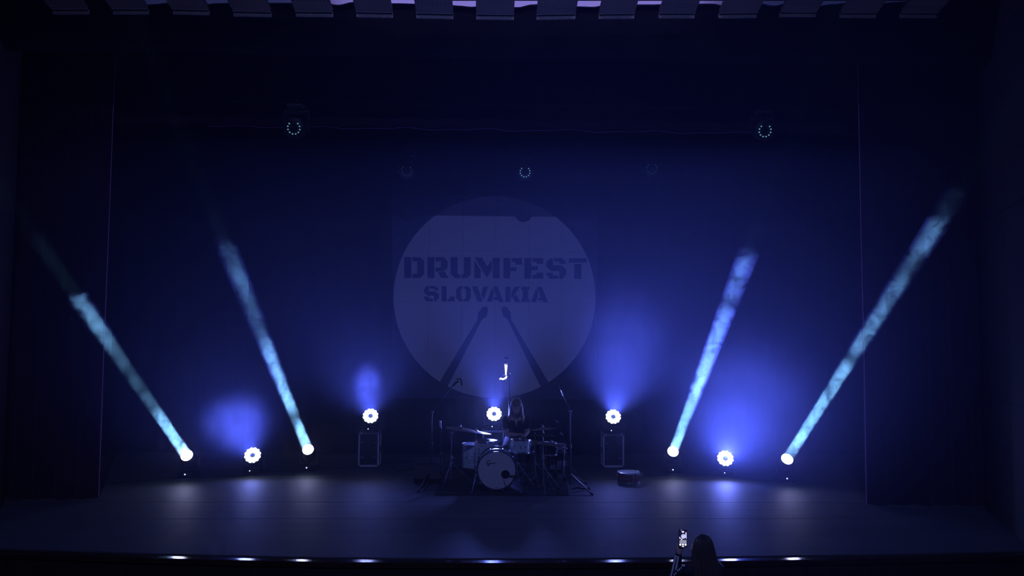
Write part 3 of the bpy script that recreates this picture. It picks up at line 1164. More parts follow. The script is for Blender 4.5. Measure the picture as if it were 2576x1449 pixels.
for k_, s_, rad_, dn_, sc_, lb_ in ((0, 1.6, (.60, .8, .56), .16, 2.0, 'round puff of blue smoke above the left floor wash light'),
                                    (1, 1.4, (.28, .5, .40), .16, 5.0, 'curling smoke just above the left flight case light'),
                                    (3, 2.9, (.80, 1.5, 1.2), .030, 1.3, 'tall column of blue smoke above the right flight case'),
                                    (4, 2.8, (1.25, 1.6, 1.15), .030, 1.1, 'wide cloud of blue smoke above the right floor wash light')):
    L, d, Y, dp = wash_geo[k_]
    puff(L + d * s_, rad_, dn_, 3.0 + k_, lb_, sc_)
WL = ['smoke lit by the far left beam', 'smoke lit by the second beam from the left', 'smoke lit by the third beam, right of the banner', 'smoke lit by the far right beam']
for i, ((L, d, ln, Y), b) in enumerate(zip(beam_geo, BEAMS)):
    o = wisp(L, d, ln, L.y, b[2][2], WISPS[i], i + 1, WISP_K)
    o['label'] = WL[i]
    o['category'] = 'smoke'

#PART2
# ------------------------------------------------------------------ rug and seams under the drum kit
rug_m = mat('dark_rug', (0.022, 0.022, 0.030), 0.95, scale=30, bump=0.4, bscale=180)
r1, r2, r3, r4 = fl(1093, 1246), fl(1431, 1247), fl(1418, 1176), fl(1122, 1175)
m = MB(); m.prism([(p.x, p.y, 0.012) for p in (r1, r2, r3, r4)], (0, 0, -0.012))
rug = m.build('drum_rug', rug_m)
tag(rug, 'dark flat rug lying on the stage under the drum kit', 'rug')
RZ = 0.012

# ------------------------------------------------------------------ drums
pearl = mat('white_pearl_wrap', (0.56, 0.66, 0.70), 0.25, var=0.35, scale=14, stretch=(1, 1, 5))
head_white = mat('coated_drum_head', (0.60, 0.61, 0.62), 0.55, var=0.03)
head_grey = mat('grey_drum_head', (0.16, 0.16, 0.18), 0.5, var=0.05)
head_clear = mat('clear_drum_head', (0.30, 0.31, 0.33), 0.2, var=0.05)
hoop_dark = mat('dark_bass_hoop', (0.03, 0.035, 0.05), 0.3)
wood_shell = mat('walnut_stained_shell', (0.20, 0.09, 0.06), 0.35, var=0.35, scale=6, stretch=(1, 1, 6))
ink = mat('black_ink', (0.015, 0.015, 0.02), 0.6)


def lug_set(parent, c, ax, r, h, n, mname='lug', ph=0.0, long=0.05):
    ax = Vector(ax).normalized()
    u = ax.orthogonal().normalized()
    w = ax.cross(u)
    for k in range(n):
        a = 2 * PI * k / n + ph
        o = u * math.cos(a) + w * math.sin(a)
        m = MB()
        p = c + o * (r + 0.010)
        m.tube([p - ax * long / 2, p - ax * long * .3, p + ax * long * .3, p + ax * long / 2], [0.006, 0.010, 0.010, 0.006], 8)
        m.build(mname, chrome, parent, smooth=True)
        m = MB()
        m.tube([p - ax * (h / 2 + 0.008), p + ax * (h / 2 + 0.008)], 0.0032, 6)
        for s in (-1, 1):
            m.ball(p + ax * s * (h / 2 + 0.010), 0.006, 8, 6)
        m.build('tension_rod', chrome, parent)


def drum(name, label, cat, c, r, h, shell, ax=(0, 0, 1), nl=6, ph=0.3, top=None):
    ax = Vector(ax).normalized()
    t = thing(name, label, cat, c - ax * h / 2)
    m = MB(); m.lathe([(r, -h / 2), (r, h / 2)], c, ax, 40)
    m.build('shell', shell, t, smooth=True)
    for s, nm in ((1, 'batter_head'), (-1, 'resonant_head')):
        m = MB(); m.lathe([(r * 0.99, s * (h / 2 + 0.001)), (r * 0.985, s * (h / 2 + 0.008))], c, ax, 40)
        m.build(nm, (top or head_white) if s > 0 else head_clear, t)
        m = MB(); m.lathe([(r + .004, s * (h / 2 - .014)), (r + .012, s * (h / 2 - .012)), (r + .012, s * (h / 2 + .010)), (r + .003, s * (h / 2 + .013)), (r - .001, s * (h / 2 + .010)), (r + .004, s * (h / 2 - .014))], c, ax, 40, close=False)
        m.build('hoop', chrome, t, smooth=True)
    lug_set(t, c, ax, r, h, nl, ph=ph)
    return t


# bass drum: axis points at the hall
BC = at(1249.5, 1183, 11.25)
BR = (at(1298, 1183, 11.05) - at(1201, 1183, 11.05)).length / 2
yF, yB = 11.05, 11.42
BC = Vector((at(1249.5, 1183, yF).x, (yF + yB) / 2, at(1249.5, 1183, yF).z))
if BC.z - BR < RZ + 0.02:
    BC.z = BR + RZ + 0.02
bd = thing('bass_drum', 'big bass drum facing front with white head, script logo and round hole', 'drum', (BC.x, BC.y, RZ))
ax = Vector((0, -1, 0))
m = MB(); m.lathe([(BR - .012, -(yB - yF) / 2), (BR - .012, (yB - yF) / 2 - .002)], BC, ax, 56, close=False); m.build('shell', pearl, bd, smooth=True)
Ff = Vector((BC.x, yF, BC.z))
port = at(1271.5, 1193.5, yF); pr_ = 0.066
# front head with its round port cut out
m = MB()
n = 64
outer = [Ff + Vector((math.cos(2 * PI * k / n), 0, math.sin(2 * PI * k / n))) * (BR - .010) for k in range(n)]
inner = [Vector((port.x, yF, port.z)) + Vector((math.cos(2 * PI * k / n), 0, math.sin(2 * PI * k / n))) * pr_ for k in range(n)]
m.add(outer + inner + [p + Vector((0, .004, 0)) for p in outer + inner],
      [(k, (k + 1) % n, n + (k + 1) % n, n + k) for k in range(n)] + [(2 * n + k, 3 * n + k, 3 * n + (k + 1) % n, 2 * n + (k + 1) % n) for k in range(n)])
m.build('front_head', head_white, bd)
m = MB(); m.ring((port.x, yF - .003, port.z), ax, pr_ + .003, 0.0055, 40, 8); m.build('port_ring', mat('white_plastic_ring', (0.75, 0.72, 0.75), 0.35), bd, smooth=True)
m = MB(); m.lathe([(BR - .014, 0), (BR - .014, .004)], (BC.x, yB - .01, BC.z), ax, 40); m.build('batter_head', black_plastic, bd)
for yy in (yF - .006, yB + .006):
    m = MB(); m.lathe([(BR - .006, -.016), (BR + .012, -.016), (BR + .014, .014), (BR - .004, .016), (BR - .006, -.016)], (BC.x, yy, BC.z), ax, 64, close=False)
    m.build('hoop', hoop_dark, bd, smooth=True)
for k in range(10):
    a = 2 * PI * (k + .5) / 10 + PI / 2
    o = Vector((math.cos(a), 0, math.sin(a)))
    m = MB()
    p = Vector((BC.x, yF - .018, BC.z)) + o * (BR + .010)
    Rk = Matrix.Rotation(-a, 3, 'Y')
    m.box(p, (.022, .020, .018), Rk, .004)
    m.tube([p + o * .014 + Vector((0, 0, 0)), p + o * .014 + Vector((0, .15, 0))], .0035, 6)
    m.ball(p + o * .014 + Vector((0, -.006, 0)), .009, 8, 6)
    m.build('claw', chrome, bd)
    m = MB(); m.tube([p + o * .004 + Vector((0, .12, 0)), p + o * .004 + Vector((0, .20, 0))], .010, 8); m.build('lug', chrome, bd)
# chrome band on top of the hoop, standing in for its reflecting rim
m = MB()
vs, fs = [], []
for i in range(13):
    a = PI / 2 + (i - 6) / 6 * 0.36
    for (rr, yy) in ((BR + .015, yF - .02), (BR + .028, yF - .012), (BR + .030, yF + .035), (BR + .012, yF + .04)):
        vs.append((BC.x + rr * math.cos(a), yy, BC.z + rr * math.sin(a)))
for i in range(12):
    for j in range(4):
        a, b = i * 4 + j, i * 4 + (j + 1) % 4
        fs.append((a, b, b + 4, a + 4))
fs += [(0, 1, 2, 3), (48, 49, 50, 51)]
m.add(vs, fs); m.build('hoop_glint_band', chrome, bd, smooth=True)
for (px0, py0, px1, py1) in ((1199, 1194, 1187, 1238), (1302, 1196, 1311, 1239)):
    A, B = at(px0, py0, yF + .05), at(px1, py1, yF - .12)
    B.z = max(B.z, RZ + .008) if B.z > 0.02 else RZ + .01
    m = MB(); m.tube([A, B], [.008, .0065], 8); m.ball(B, .013, 10, 8); m.box(A + Vector((0, .02, 0)), (.03, .05, .03), bev=.006)
    m.build('spur', chrome, bd)


def stroke(pts, w, Y, name, parent, mt):
    """flat pen stroke on the drum head, pixel points"""
    P = [at(x, y, Y) for x, y in pts]
    L_, R_ = [], []
    for i, p in enumerate(P):
        t = (P[min(i + 1, len(P) - 1)] - P[max(i - 1, 0)]); t.y = 0; t.normalize()
        nn = Vector((-t.z, 0, t.x))
        ww = w if not isinstance(w, (list, tuple)) else w[i]
        L_.append(p + nn * ww); R_.append(p - nn * ww)
    mb = MB()
    vs = []
    for a, b in zip(L_, R_):
        vs += [a, b]
    fs = [(2 * i, 2 * i + 1, 2 * i + 3, 2 * i + 2) for i in range(len(P) - 1)]
    mb.add([(v.x, Y, v.z) for v in vs], fs)
    return mb.build(name, mt, parent)


def lg(u, v):
    return 1215 + u / 48.3, 1160 + v / 48.3


G = [lg(*p) for p in ((960, 20), (830, -60), (650, -40), (540, 60), (480, 200), (510, 330), (620, 390), (740, 330), (880, 240), (1000, 240))]
stroke(G, [.003, .004, .005, .006, .006, .007, .006, .006, .007, .005], yF - .0015, 'logo_initial', bd, ink)
T = [lg(*p) for p in ((700, 260), (700, 400), (650, 520), (600, 660))]
stroke(T, [.004, .006, .005, .004], yF - .0018, 'logo_initial', bd, ink)
stroke([lg(*p) for p in ((360, 180), (380, 330), (470, 480), (620, 540), (820, 520), (1050, 470))], .0022, yF - .0016, 'logo_swash', bd, print_dark)


def letters(chars, x, y, hgt, Y, parent, mt):
    """tiny block strokes: r e t s c h on a 0..1 grid"""
    G_ = {'r': [[(0, 0), (0, .6)], [(0, .45), (.3, .62), (.5, .55)]],
          'e': [[(.02, .32), (.5, .36), (.42, .58), (.15, .6), (0, .3), (.12, .02), (.5, .08)]],
          't': [[(.2, .9), (.2, .1), (.45, .02)], [(0, .6), (.5, .6)]],
          's': [[(.45, .55), (.1, .58), (.1, .36), (.42, .28), (.4, .04), (0, .06)]],
          'c': [[(.45, .52), (.2, .6), (0, .3), (.15, .02), (.48, .08)]],
          'h': [[(0, 0), (0, 1)], [(0, .45), (.25, .62), (.42, .5), (.42, 0)]]}
    for ch in chars:
        for st in G_[ch]:
            stroke([(x + a * hgt, y - b * hgt) for a, b in st], .0028, Y, 'logo_letter', parent, mt)
        x += hgt * .50


letters('retsch', *lg(1000, 330), 3.6, yF - .0016, bd, ink)
stroke([(1246, 1227.2), (1250, 1226.6), (1253, 1227)], .003, yF - .0015, 'maker_mark', bd, ink)

# kick microphone arm and its cable
t = thing('kick_microphone', 'dark microphone on a low arm reaching into the bass drum hole', 'microphone', fl(1318, 1226))
A = at(1305, 1197, yF - .10); B = Vector((port.x + .03, yF - .02, port.z - .02))
base = fl(1316, 1228); base.z = RZ
m = MB(); m.tube([B + Vector((0, .07, .01)), B, A, Vector((base.x, A.y - .02, A.z - .02))], .010, 8); m.tube([Vector((base.x, A.y - .02, A.z)), Vector((base.x, A.y - .02, RZ + .02))], .007, 8)
m.build('arm', black_metal, t)
m = MB(); m.lathe([(.06, 0), (.06, .012), (.02, .022)], (base.x, A.y - .02, RZ), n=20); m.build('round_base', black_metal, t)
m = MB(); m.tube([B + Vector((-.01, .03, .0)), B + Vector((-.05, .10, .01))], [.02, .028], 12); m.build('capsule', black_plastic, t)
m = MB(); m.tube([at(1267, 1206, yF - .02), at(1270, 1216, yF - .03), at(1274, 1229, yF - .05), Vector((at(1278, 1234, yF - .1).x, yF - .15, RZ + .006)), Vector((at(1310, 1234, yF - .1).x, yF - .22, RZ + .006))], .004, 6)
tag(m.build('microphone_cable', rubber), 'thin black cable hanging out of the bass drum hole', 'cable')

# rack tom in front of the drummer, two floor toms at left
C = at(1308.5, 1121, 11.42)
rt_ = drum('rack_tom', 'small pale rack tom mounted above the bass drum, in front of the drummer', 'drum', C, 0.155, 0.19, pearl, ax=(0.05, 0.07, 1), nl=6, ph=.2, top=head_grey)
m = MB(); m.tube([C + Vector((-.13, .02, -.05)), at(1290, 1140, 11.42), Vector((BC.x + .10, 11.35, BC.z + BR - .02))], .011, 8)
m.build('mount_arm', chrome, rt_)
m = MB(); m.box(C + Vector((-.01, -.155, .125)), (.045, .03, .03), bev=.006); m.build('microphone_clip', mat('pale_clip', (.7, .7, .75), .4), rt_)
m = MB(); m.box(C + Vector((.0, -.164, 0.0)), (.028, .006, .045), bev=.002); m.build('badge', chrome, rt_)


def floor_tom(px, Y, r, pyt, pyb, label, ph):
    T_ = at(px, pyt, Y - r); Bm = at(px, pyb, Y - r)
    c = Vector((T_.x, Y, (T_.z + Bm.z) / 2)); h = T_.z - Bm.z
    t = drum('floor_tom', label, 'drum', c, r, h, pearl, nl=6, ph=ph, top=head_grey)
    t.location.z = RZ
    for ch in t.children:
        ch.location.z += (c.z - h / 2) - RZ
    for k in range(3):
        a = ph + PI * 2 / 3 * k + 3.6
        o = Vector((math.cos(a), math.sin(a), 0))
        p = c + o * (r + .018)
        m = MB()
        m.tube([p + Vector((0, 0, h * .28)), Vector((p.x, p.y, .10)), Vector((p.x, p.y, .07)) + o * .03, Vector((p.x, p.y, RZ + .012)) + o * .035], .0062, 8)
        m.ball(Vector((p.x, p.y, RZ + .014)) + o * .035, .013, 8, 6)
        m.box(p + Vector((0, 0, -h * .12)), (.034, .034, .05), Matrix.Rotation(a, 3, 'Z'), .006)
        m.build('leg', chrome, t)
    return t


floor_tom(1223, 11.72, .175, 1113, 1177, 'pale floor tom right behind the left edge of the bass drum', .5)
floor_tom(1192, 12.10, .185, 1122, 1180, 'pale floor tom at the left end of the kit, bright chrome legs', 1.2)
# snare on its stand, hidden mostly behind the rack tom
C = at(1318, 1126, 11.9)
sd = drum('snare_drum', 'snare drum set behind the rack tom at the drummer\'s knees', 'drum', Vector((C.x, 11.9, C.z)), .175, .12, chrome, nl=8)
m = MB()
q = Vector((C.x, 11.9, 0))
m.tube([q + Vector((0, 0, .14)), q + Vector((0, 0, C.z - .09))], .012, 8)
for k in range(3):
    a = 2 * PI * k / 3 + .4
    o = Vector((math.cos(a), math.sin(a), 0))
    m.tube([q + Vector((0, 0, .20)), q + o * .24 + Vector((0, 0, RZ + .008))], .007, 6)
    m.tube([q + Vector((0, 0, C.z - .10)), q + o * .16 + Vector((0, 0, C.z - .07))], .006, 6)
m.build('stand', steel, sd)

# the brown snare drum standing alone on the stage floor
gp = fl(1581, 1219)
R_ = .185
c = Vector((gp.x, gp.y + R_, 0.135))
A_, B_ = at(1552, 1190, c.y), at(1611, 1190, c.y)
R_ = (B_.x - A_.x) / 2 - .012
c.x = (A_.x + B_.x) / 2
ztop = at(1581, 1187, c.y).z
c.z = ztop / 2 + .004
sn = drum('spare_snare_drum', 'brown wooden snare drum standing alone on the stage floor at right', 'drum', c, R_, ztop - .02, wood_shell, nl=8, ph=.2)
sn.location.z = 0
for ch in sn.children:
    ch.location.z += c.z - (ztop - .02) / 2
m = MB(); m.box(c + Vector((R_ + .018, -.03, .045)), (.03, .05, .04), bev=.006); m.box(c + Vector((R_ + .02, -.04, -.05)), (.02, .03, .03), bev=.004)
m.build('strainer', chrome, sn)

# ------------------------------------------------------------------ cymbals and stands
bronze = mat('cymbal_bronze', (0.52, 0.42, 0.30), 0.32, 1.0, var=0.15, scale=25)
for q_ in ():
    pass


def cymbal(c, r, n_, label, group='cymbals'):
    n_ = Vector(n_).normalized()
    t = thing('cymbal', label, 'cymbal', c, group)
    m = MB()
    m.lathe([(.006, .026), (.018, .026), (.035, .018), (.046, .008), (r * .5, .004), (r * .96, -.010), (r, -.012), (r * .96, -.0125), (r * .5, .0015), (.046, .005), (.03, .014), (.006, .022)], c, n_, 48, close=False)
    m.build('bow', bronze, t, smooth=True)
    m = MB(); m.lathe([(.016, .027), (.016, .036), (.008, .046), (.006, .062)], c, n_, 12); m.build('wing_nut', chrome, t, smooth=True)
    m = MB(); m.lathe([(.018, -.012), (.018, .0)], c, n_, 12); m.build('felt', rubber, t)
    return t


def stand(name, label, cat, x, Y, ztop, boom=None, legs=.30, mt=None, group=None, rleg=.006, zb=RZ, rot=.5, knobs=()):
    mt = mt or dark_chrome
    base = Vector((x, Y, zb))
    t = thing(name, label, cat, base, group)
    m = MB(); m.tube([base + Vector((0, 0, .07)), Vector((x, Y, ztop * .52))], .0125, 10); m.build('lower_tube', mt, t)
    m = MB(); m.tube([Vector((x, Y, ztop * .50)), Vector((x, Y, ztop))], .0085, 10); m.build('upper_tube', mt, t)
    m = MB(); m.lathe([(.012, -.03), (.019, -.025), (.019, .025), (.012, .03)], (x, Y, ztop * .52), n=12)
    m.box((x + .028, Y - .01, ztop * .52), (.03, .014, .018), bev=.004); m.build('clamp', chrome if mt is not black_metal else mt, t)
    m = MB(); m.lathe([(.012, -.02), (.020, -.015), (.020, .015), (.012, .02)], (x, Y, .34), n=12); m.build('leg_collar', mt, t)
    for k in range(3):
        a = 2 * PI * k / 3 + rot
        o = Vector((math.cos(a), math.sin(a), 0))
        m = MB()
        m.tube([Vector((x, Y, .34)) + o * .02, Vector((x, Y, zb + .012)) + o * legs], rleg, 8)
        m.tube([Vector((x, Y, .10)) + o * .012, Vector((x, Y, .34)).lerp(Vector((x, Y, zb)) + o * legs, .55)], rleg * .7, 6)
        m.ball(Vector((x, Y, zb + .014)) + o * legs, .014, 8, 6)
        m.build('leg', mt, t)
    if boom:
        A, B = boom
        m = MB(); m.tube([A, B], .0065, 8); m.build('boom_arm', mt, t)
        m = MB(); m.ball((x, Y, ztop), .02, 10, 8); m.box((x + .02, Y - .02, ztop), (.03, .012, .02), bev=.004); m.build('boom_joint', mt, t)
    return t


def cym_stand(px, Y, pc, Yc, r, nrm, lab_s, lab_c, rot=.5, legs=.30):
    C = at(pc[0], pc[1], Yc)
    xb = at(px, 1100, Y).x
    top = C - Vector(nrm).normalized() * .02
    if abs(xb - C.x) < .05:
        xb = C.x
        stand('cymbal_stand', lab_s, 'stand', xb, Yc, top.z, legs=legs, rot=rot, group='cymbal stands')
    else:
        A = Vector((xb, Y, top.z - .06))
        stand('cymbal_stand', lab_s, 'stand', xb, Y, A.z, boom=(A + (A - top).normalized() * .08, top), legs=legs, rot=rot, group='cymbal stands')
    cymbal(C, r, nrm, lab_c)
    return C


cym_stand(1136, 11.55, (1158, 1078), 11.45, .235, (.12, .02, 1), 'chrome cymbal stand furthest left in the drum kit', 'cymbal furthest left, pale top tilted towards the front', rot=.2, legs=.34)
cym_stand(1194, 11.95, (1197, 1085), 11.95, .250, (.13, .085, 1), 'cymbal stand rising between the two floor toms', 'big cymbal over the floor toms, its right edge catching bright light')
C3 = cym_stand(1366, 11.45, (1366, 1078), 11.45, .235, (-.09, .085, 1), 'cymbal stand just right of the rack tom, two cymbals on it', 'thin upper cymbal of the pair stacked right of the drummer', rot=.9, legs=.36)
C4 = at(1364, 1094, 11.45); C4.x = C3.x
cymbal(C4, .205, (0, .06, 1), 'domed lower cymbal of the pair stacked right of the drummer')
cym_stand(1420, 11.75, (1388, 1117), 11.62, .235, (.06, .07, 1), 'cymbal stand at the right end of the kit beside the black rack', 'low cymbal over the black rack at the right end of the kit', rot=.3)
t = thing('hi_hat', 'closed pair of hi-hat cymbals between the drummer and the right cymbals', 'cymbal', Vector((at(1346, 1110, 12.0).x, 12.0, RZ)))
hx = at(1346, 1113, 12.0)
for s in (1, -1):
    m = MB(); m.lathe([(.006, s * .03), (.03, s * .026), (.045, s * .014), (.17, s * .002), (.172, 0)], hx, (0.03, 0, 1), 40, close=False); m.build('hat_plate', bronze, t, smooth=True)
m = MB(); m.tube([(hx.x, 12.0, RZ + .05), (hx.x, 12.0, hx.z + .16)], .006, 8)
for k in range(3):
    a = 2 * PI * k / 3
    m.tube([(hx.x, 12.0, .3), (hx.x + .22 * math.cos(a), 12.0 + .22 * math.sin(a), RZ + .01)], .006, 6)
m.build('stand_tube', steel, t)
# the bare chrome tube that catches the light in front of the black rack
t = thing('chrome_drum_arm', 'bent bright chrome tube standing in front of the right cymbal stand', 'stand', Vector((at(1366, 1215, 11.15).x, 11.15, RZ)), None)
x_ = at(1366, 1215, 11.15).x
z1, z2 = at(1366, 1141, 11.15).z, at(1366, 1112, 11.15).z
m = MB(); m.tube([(x_, 11.15, RZ + .05), (x_, 11.15, z1)], .011, 10); m.build('lower_tube', dark_chrome, t)
m = MB(); m.tube([(x_, 11.15, z1 - .02), (x_ - .004, 11.15, z2 - .01), (x_ + .006, 11.15, z2), (x_ + .03, 11.15, z2 + .004), (x_ + .09, 11.15, z2 + .002)], .0095, 10); m.build('bent_arm', chrome, t, smooth=True)
for k in range(3):
    a = 2 * PI * k / 3 + .55
    m = MB(); m.tube([(x_, 11.15, .36), (x_ + .30 * math.cos(a), 11.15 + .30 * math.sin(a), RZ + .012)], .0065, 8); m.ball((x_ + .30 * math.cos(a), 11.15 + .30 * math.sin(a), RZ + .014), .013, 8, 6)
    m.build('leg', steel, t)
# low hardware in front of the rug's right half: the tangle of chrome feet
for (px, py, lab, rr) in ((1345, 1196, 'short chrome stand with spread feet between the bass drum and the right cymbals', .7), (1300, 1160, 'chrome clamp stand hugging the right shoulder of the bass drum', 1.9)):
    q = at(px, py, 11.6 if px > 1320 else 11.55)
    stand('hardware_stand', lab, 'stand', q.x, q.y, .62 if px > 1320 else .66, legs=.26, rot=rr, mt=steel)

# ------------------------------------------------------------------ microphones on stands
def mic_stand(px, Y, pytop, tips, label, legs_px, micdir, mt=black_metal, mic=True, miclab='', chrome_mic=False):
    top = at(px, pytop, Y)
    base = Vector((top.x, Y, 0.0))
    t = thing('microphone_stand', label, 'stand', base, 'microphone stands')
    m = MB(); m.tube([base + Vector((0, 0, .06)), Vector((top.x, Y, top.z * .55))], .012, 10); m.build('lower_tube', mt, t)
    m = MB(); m.tube([Vector((top.x, Y, top.z * .53)), top], .008, 10); m.build('upper_tube', mt, t)
    m = MB(); m.lathe([(.012, -.03), (.018, -.02), (.018, .02), (.012, .03)], (top.x, Y, top.z * .54), n=12); m.build('clutch', mt, t)
    hub = Vector((top.x, Y, .22))
    for (lx, ly) in legs_px:
        f = fl(lx, ly); f.z = .014
        m = MB(); m.tube([hub, f], .0095, 8); m.build('leg', mt, t)
        dd = (f - hub).normalized()
        m = MB(); m.tube([f - dd * .03, f + Vector((dd.x, dd.y, 0)) * .02], .013, 8); m.build('rubber_foot', rubber, t)
    if tips:
        A, B = tips
        m = MB(); m.tube([A, B], .0065, 8); m.build('boom_arm', mt, t)
        m = MB(); m.ball(top, .022, 10, 8); m.build('boom_joint', mt, t)
    return t


# left overhead
T0 = at(1087, 1036, 11.75)
B0 = at(1133, 977, 11.55)
mic_stand(1087, 11.75, 1036, (T0 + (T0 - B0).normalized() * .18, B0), 'black boom microphone stand left of the kit, feet beyond the rug', [(1048, 1220), (1052, 1239), (1070, 1234), (1112, 1216)], None)
t = thing('overhead_microphone', 'hooked microphone overhead at left, outlined against the pale banner', 'microphone', B0)
e1, e2 = at(1156, 957, 11.5), at(1162, 970, 11.5)
m = MB(); m.tube([B0, at(1146, 965, 11.52), at(1153, 960, 11.5)], [.012, .016, .018], 10); m.build('body', black_plastic, t, smooth=True)
m = MB(); m.tube([at(1149, 953.5, 11.5), at(1157, 953, 11.5), at(1160, 956, 11.5), e2], [.010, .012, .012, .013], 10); m.build('clip', black_plastic, t, smooth=True)
m = MB(); m.tube([at(1133, 977.5, 11.53), at(1141, 965, 11.5), at(1149, 955, 11.48)], .005, 6); m.build('cable', steel, t)
m = MB(); m.tube([at(1146, 968, 11.47), at(1152, 962.5, 11.47), at(1157, 960, 11.47)], .005, 6); m.build('spring', chrome, t)
# right overhead
T0 = at(1436, 1034, 11.35)
B0 = at(1418, 996, 11.4)
mic_stand(1435, 11.35, 1034, (T0 + (T0 - B0).normalized() * .10, B0), 'boom microphone stand right of the kit with a pale upright tube', [(1474, 1218), (1489, 1246), (1482, 1233), (1404, 1236)], None, mt=mat('grey_stand_tube', (0.13, 0.13, 0.16), .35, .8))
t = thing('overhead_microphone', 'slim bright microphone overhead at right, tilted up from its boom', 'microphone', B0)
m = MB(); m.tube([B0, at(1412, 981, 11.42)], [.013, .013], 12); m.build('body', chrome, t, smooth=True)
m = MB(); m.tube([at(1412, 981, 11.42), at(1407, 967, 11.44)], [.011, .008], 10); m.build('capsule', black_plastic, t)
m = MB(); m.tube([B0, at(1424, 1010, 11.4)], .006, 8); m.build('clip', black_plastic, t)
# small stand and close microphone at the left cymbal
T0 = at(1110, 1078, 11.6)
mic_stand(1110, 11.6, 1078, None, 'thin microphone stand standing behind the wedge monitor', [(1085, 1212), (1122, 1218), (1104, 1203)], None)
t = thing('close_microphone', 'small pale microphone pointing up at the left end of the cymbals', 'microphone', T0)
m = MB(); m.tube([T0, at(1108, 1072, 11.6)], .008, 8); m.tube([at(1108, 1073, 11.6), at(1107.5, 1061, 11.6)], [.014, .011], 10); m.build('body', mat('pale_grey_metal', (.4, .4, .5), .3, .5), t, smooth=True)
m = MB(); m.ball(at(1107.5, 1060, 11.6), .016, 10, 8); m.build('grille', steel, t)
# two little clip microphones at the right
for (px, py, lab) in ((1401, 1060, 'upper of two little microphones tilted over the right cymbals'), (1412, 1091, 'lower of two little microphones tilted over the right cymbals')):
    c = at(px, py, 11.6)
    t = thing('clip_microphone', lab, 'microphone', c)
    m = MB(); m.tube([c + Vector((-.02, 0, .02)), c + Vector((.02, 0, -.02))], [.010, .012], 10); m.build('body', mat('pale_grey_metal', (.4, .4, .5), .3, .5), t, smooth=True)
    m = MB(); m.tube([c + Vector((.02, 0, -.02)), c + Vector((.09, .02, -.16)), Vector((at(1420, 1100, 11.75).x, 11.75, c.z - .42))], .004, 6); m.build('gooseneck', black_metal, t)

# tall pole behind the drummer whose camera clamp has its glare put in as emission
px_, Yp = 1281, 12.55
top = at(px_, 941, Yp)
t = thing('camera_pole', 'tall dark pole behind the drummer topped by a bright white clamp', 'stand', (top.x, Yp, 0))
gx = mat('clamp_glare_emission', (0.9, 0.86, 0.82), 0.25, 0.2, emit=(1.0, .93, .88), es=1.6)
m = MB(); m.tube([(top.x, Yp, .05), top], .0125, 10); m.build('pole', black_metal, t)
for k in range(3):
    a = 2 * PI * k / 3 + .3
    m = MB(); m.tube([(top.x, Yp, .32), (top.x + .34 * math.cos(a), Yp + .34 * math.sin(a), .012)], .009, 8); m.build('leg', black_metal, t)
m = MB(); m.lathe([(.012, -.012), (.02, -.006), (.02, .006), (.012, .012)], at(1284.5, 940, Yp - .03), (1, 0, 0), 12); m.build('thumb_screw', chrome, t)
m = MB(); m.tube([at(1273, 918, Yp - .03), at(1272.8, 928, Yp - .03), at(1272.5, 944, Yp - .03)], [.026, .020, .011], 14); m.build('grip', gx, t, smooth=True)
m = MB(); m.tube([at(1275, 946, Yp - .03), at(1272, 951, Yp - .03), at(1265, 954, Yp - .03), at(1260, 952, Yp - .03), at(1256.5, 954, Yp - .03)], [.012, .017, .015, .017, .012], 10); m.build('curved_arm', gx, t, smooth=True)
m = MB(); m.tube([at(1265, 942, Yp - .02), at(1277, 943, Yp - .02)], .009, 8); m.tube([at(1267, 916, Yp - .02), at(1277, 914, Yp - .02)], .011, 8); m.build('cross_bar', chrome, t)
m = MB(); m.tube([top, at(1276, 946, Yp - .02)], .010, 8); m.build('joint', black_metal, t)
m = MB(); m.tube([at(1273, 916, Yp - .03), at(1273, 906, Yp - .03)], .010, 8); m.tube([at(1267.5, 905, Yp - .03), at(1278.5, 905.5, Yp - .03)], .006, 8); m.build('phone_bracket', dark_chrome, t)
ca, cb_ = at(1268, 904, Yp - .03), at(1279, 897.5, Yp - .03)
m = MB(); m.box((ca + cb_) / 2, (cb_.x - ca.x, .03, cb_.z - ca.z), bev=.006); m.build('camera', black_plastic, t)

# ------------------------------------------------------------------ wedge monitor, rack, table gear
wx0, wx1, wY = at(1044, 1190, 11.75).x, at(1110, 1190, 11.75).x, 11.9
t = thing('wedge_monitor', 'black wedge stage monitor on the floor left of the kit', 'speaker', ((wx0 + wx1) / 2, wY, 0))
m = MB()
prof = [(0, -.02), (.10, -.14), (.30, -.02), (.36, .16), (.34, .34), (0, .34)]
m.prism([(wx0, wY - .2 + y, z + .004) for z, y in prof], (wx1 - wx0, 0, 0)); m.build('cabinet', black_plastic, t)
m = MB(); m.prism([(wx0 + .03, wY - .2 - .155 + 0, .10), (wx1 - .03, wY - .2 - .155, .10), (wx1 - .03, wY - .2 - .035, .30), (wx0 + .03, wY - .2 - .035, .30)], (0, .02, .012)); m.build('grille', black_metal, t)
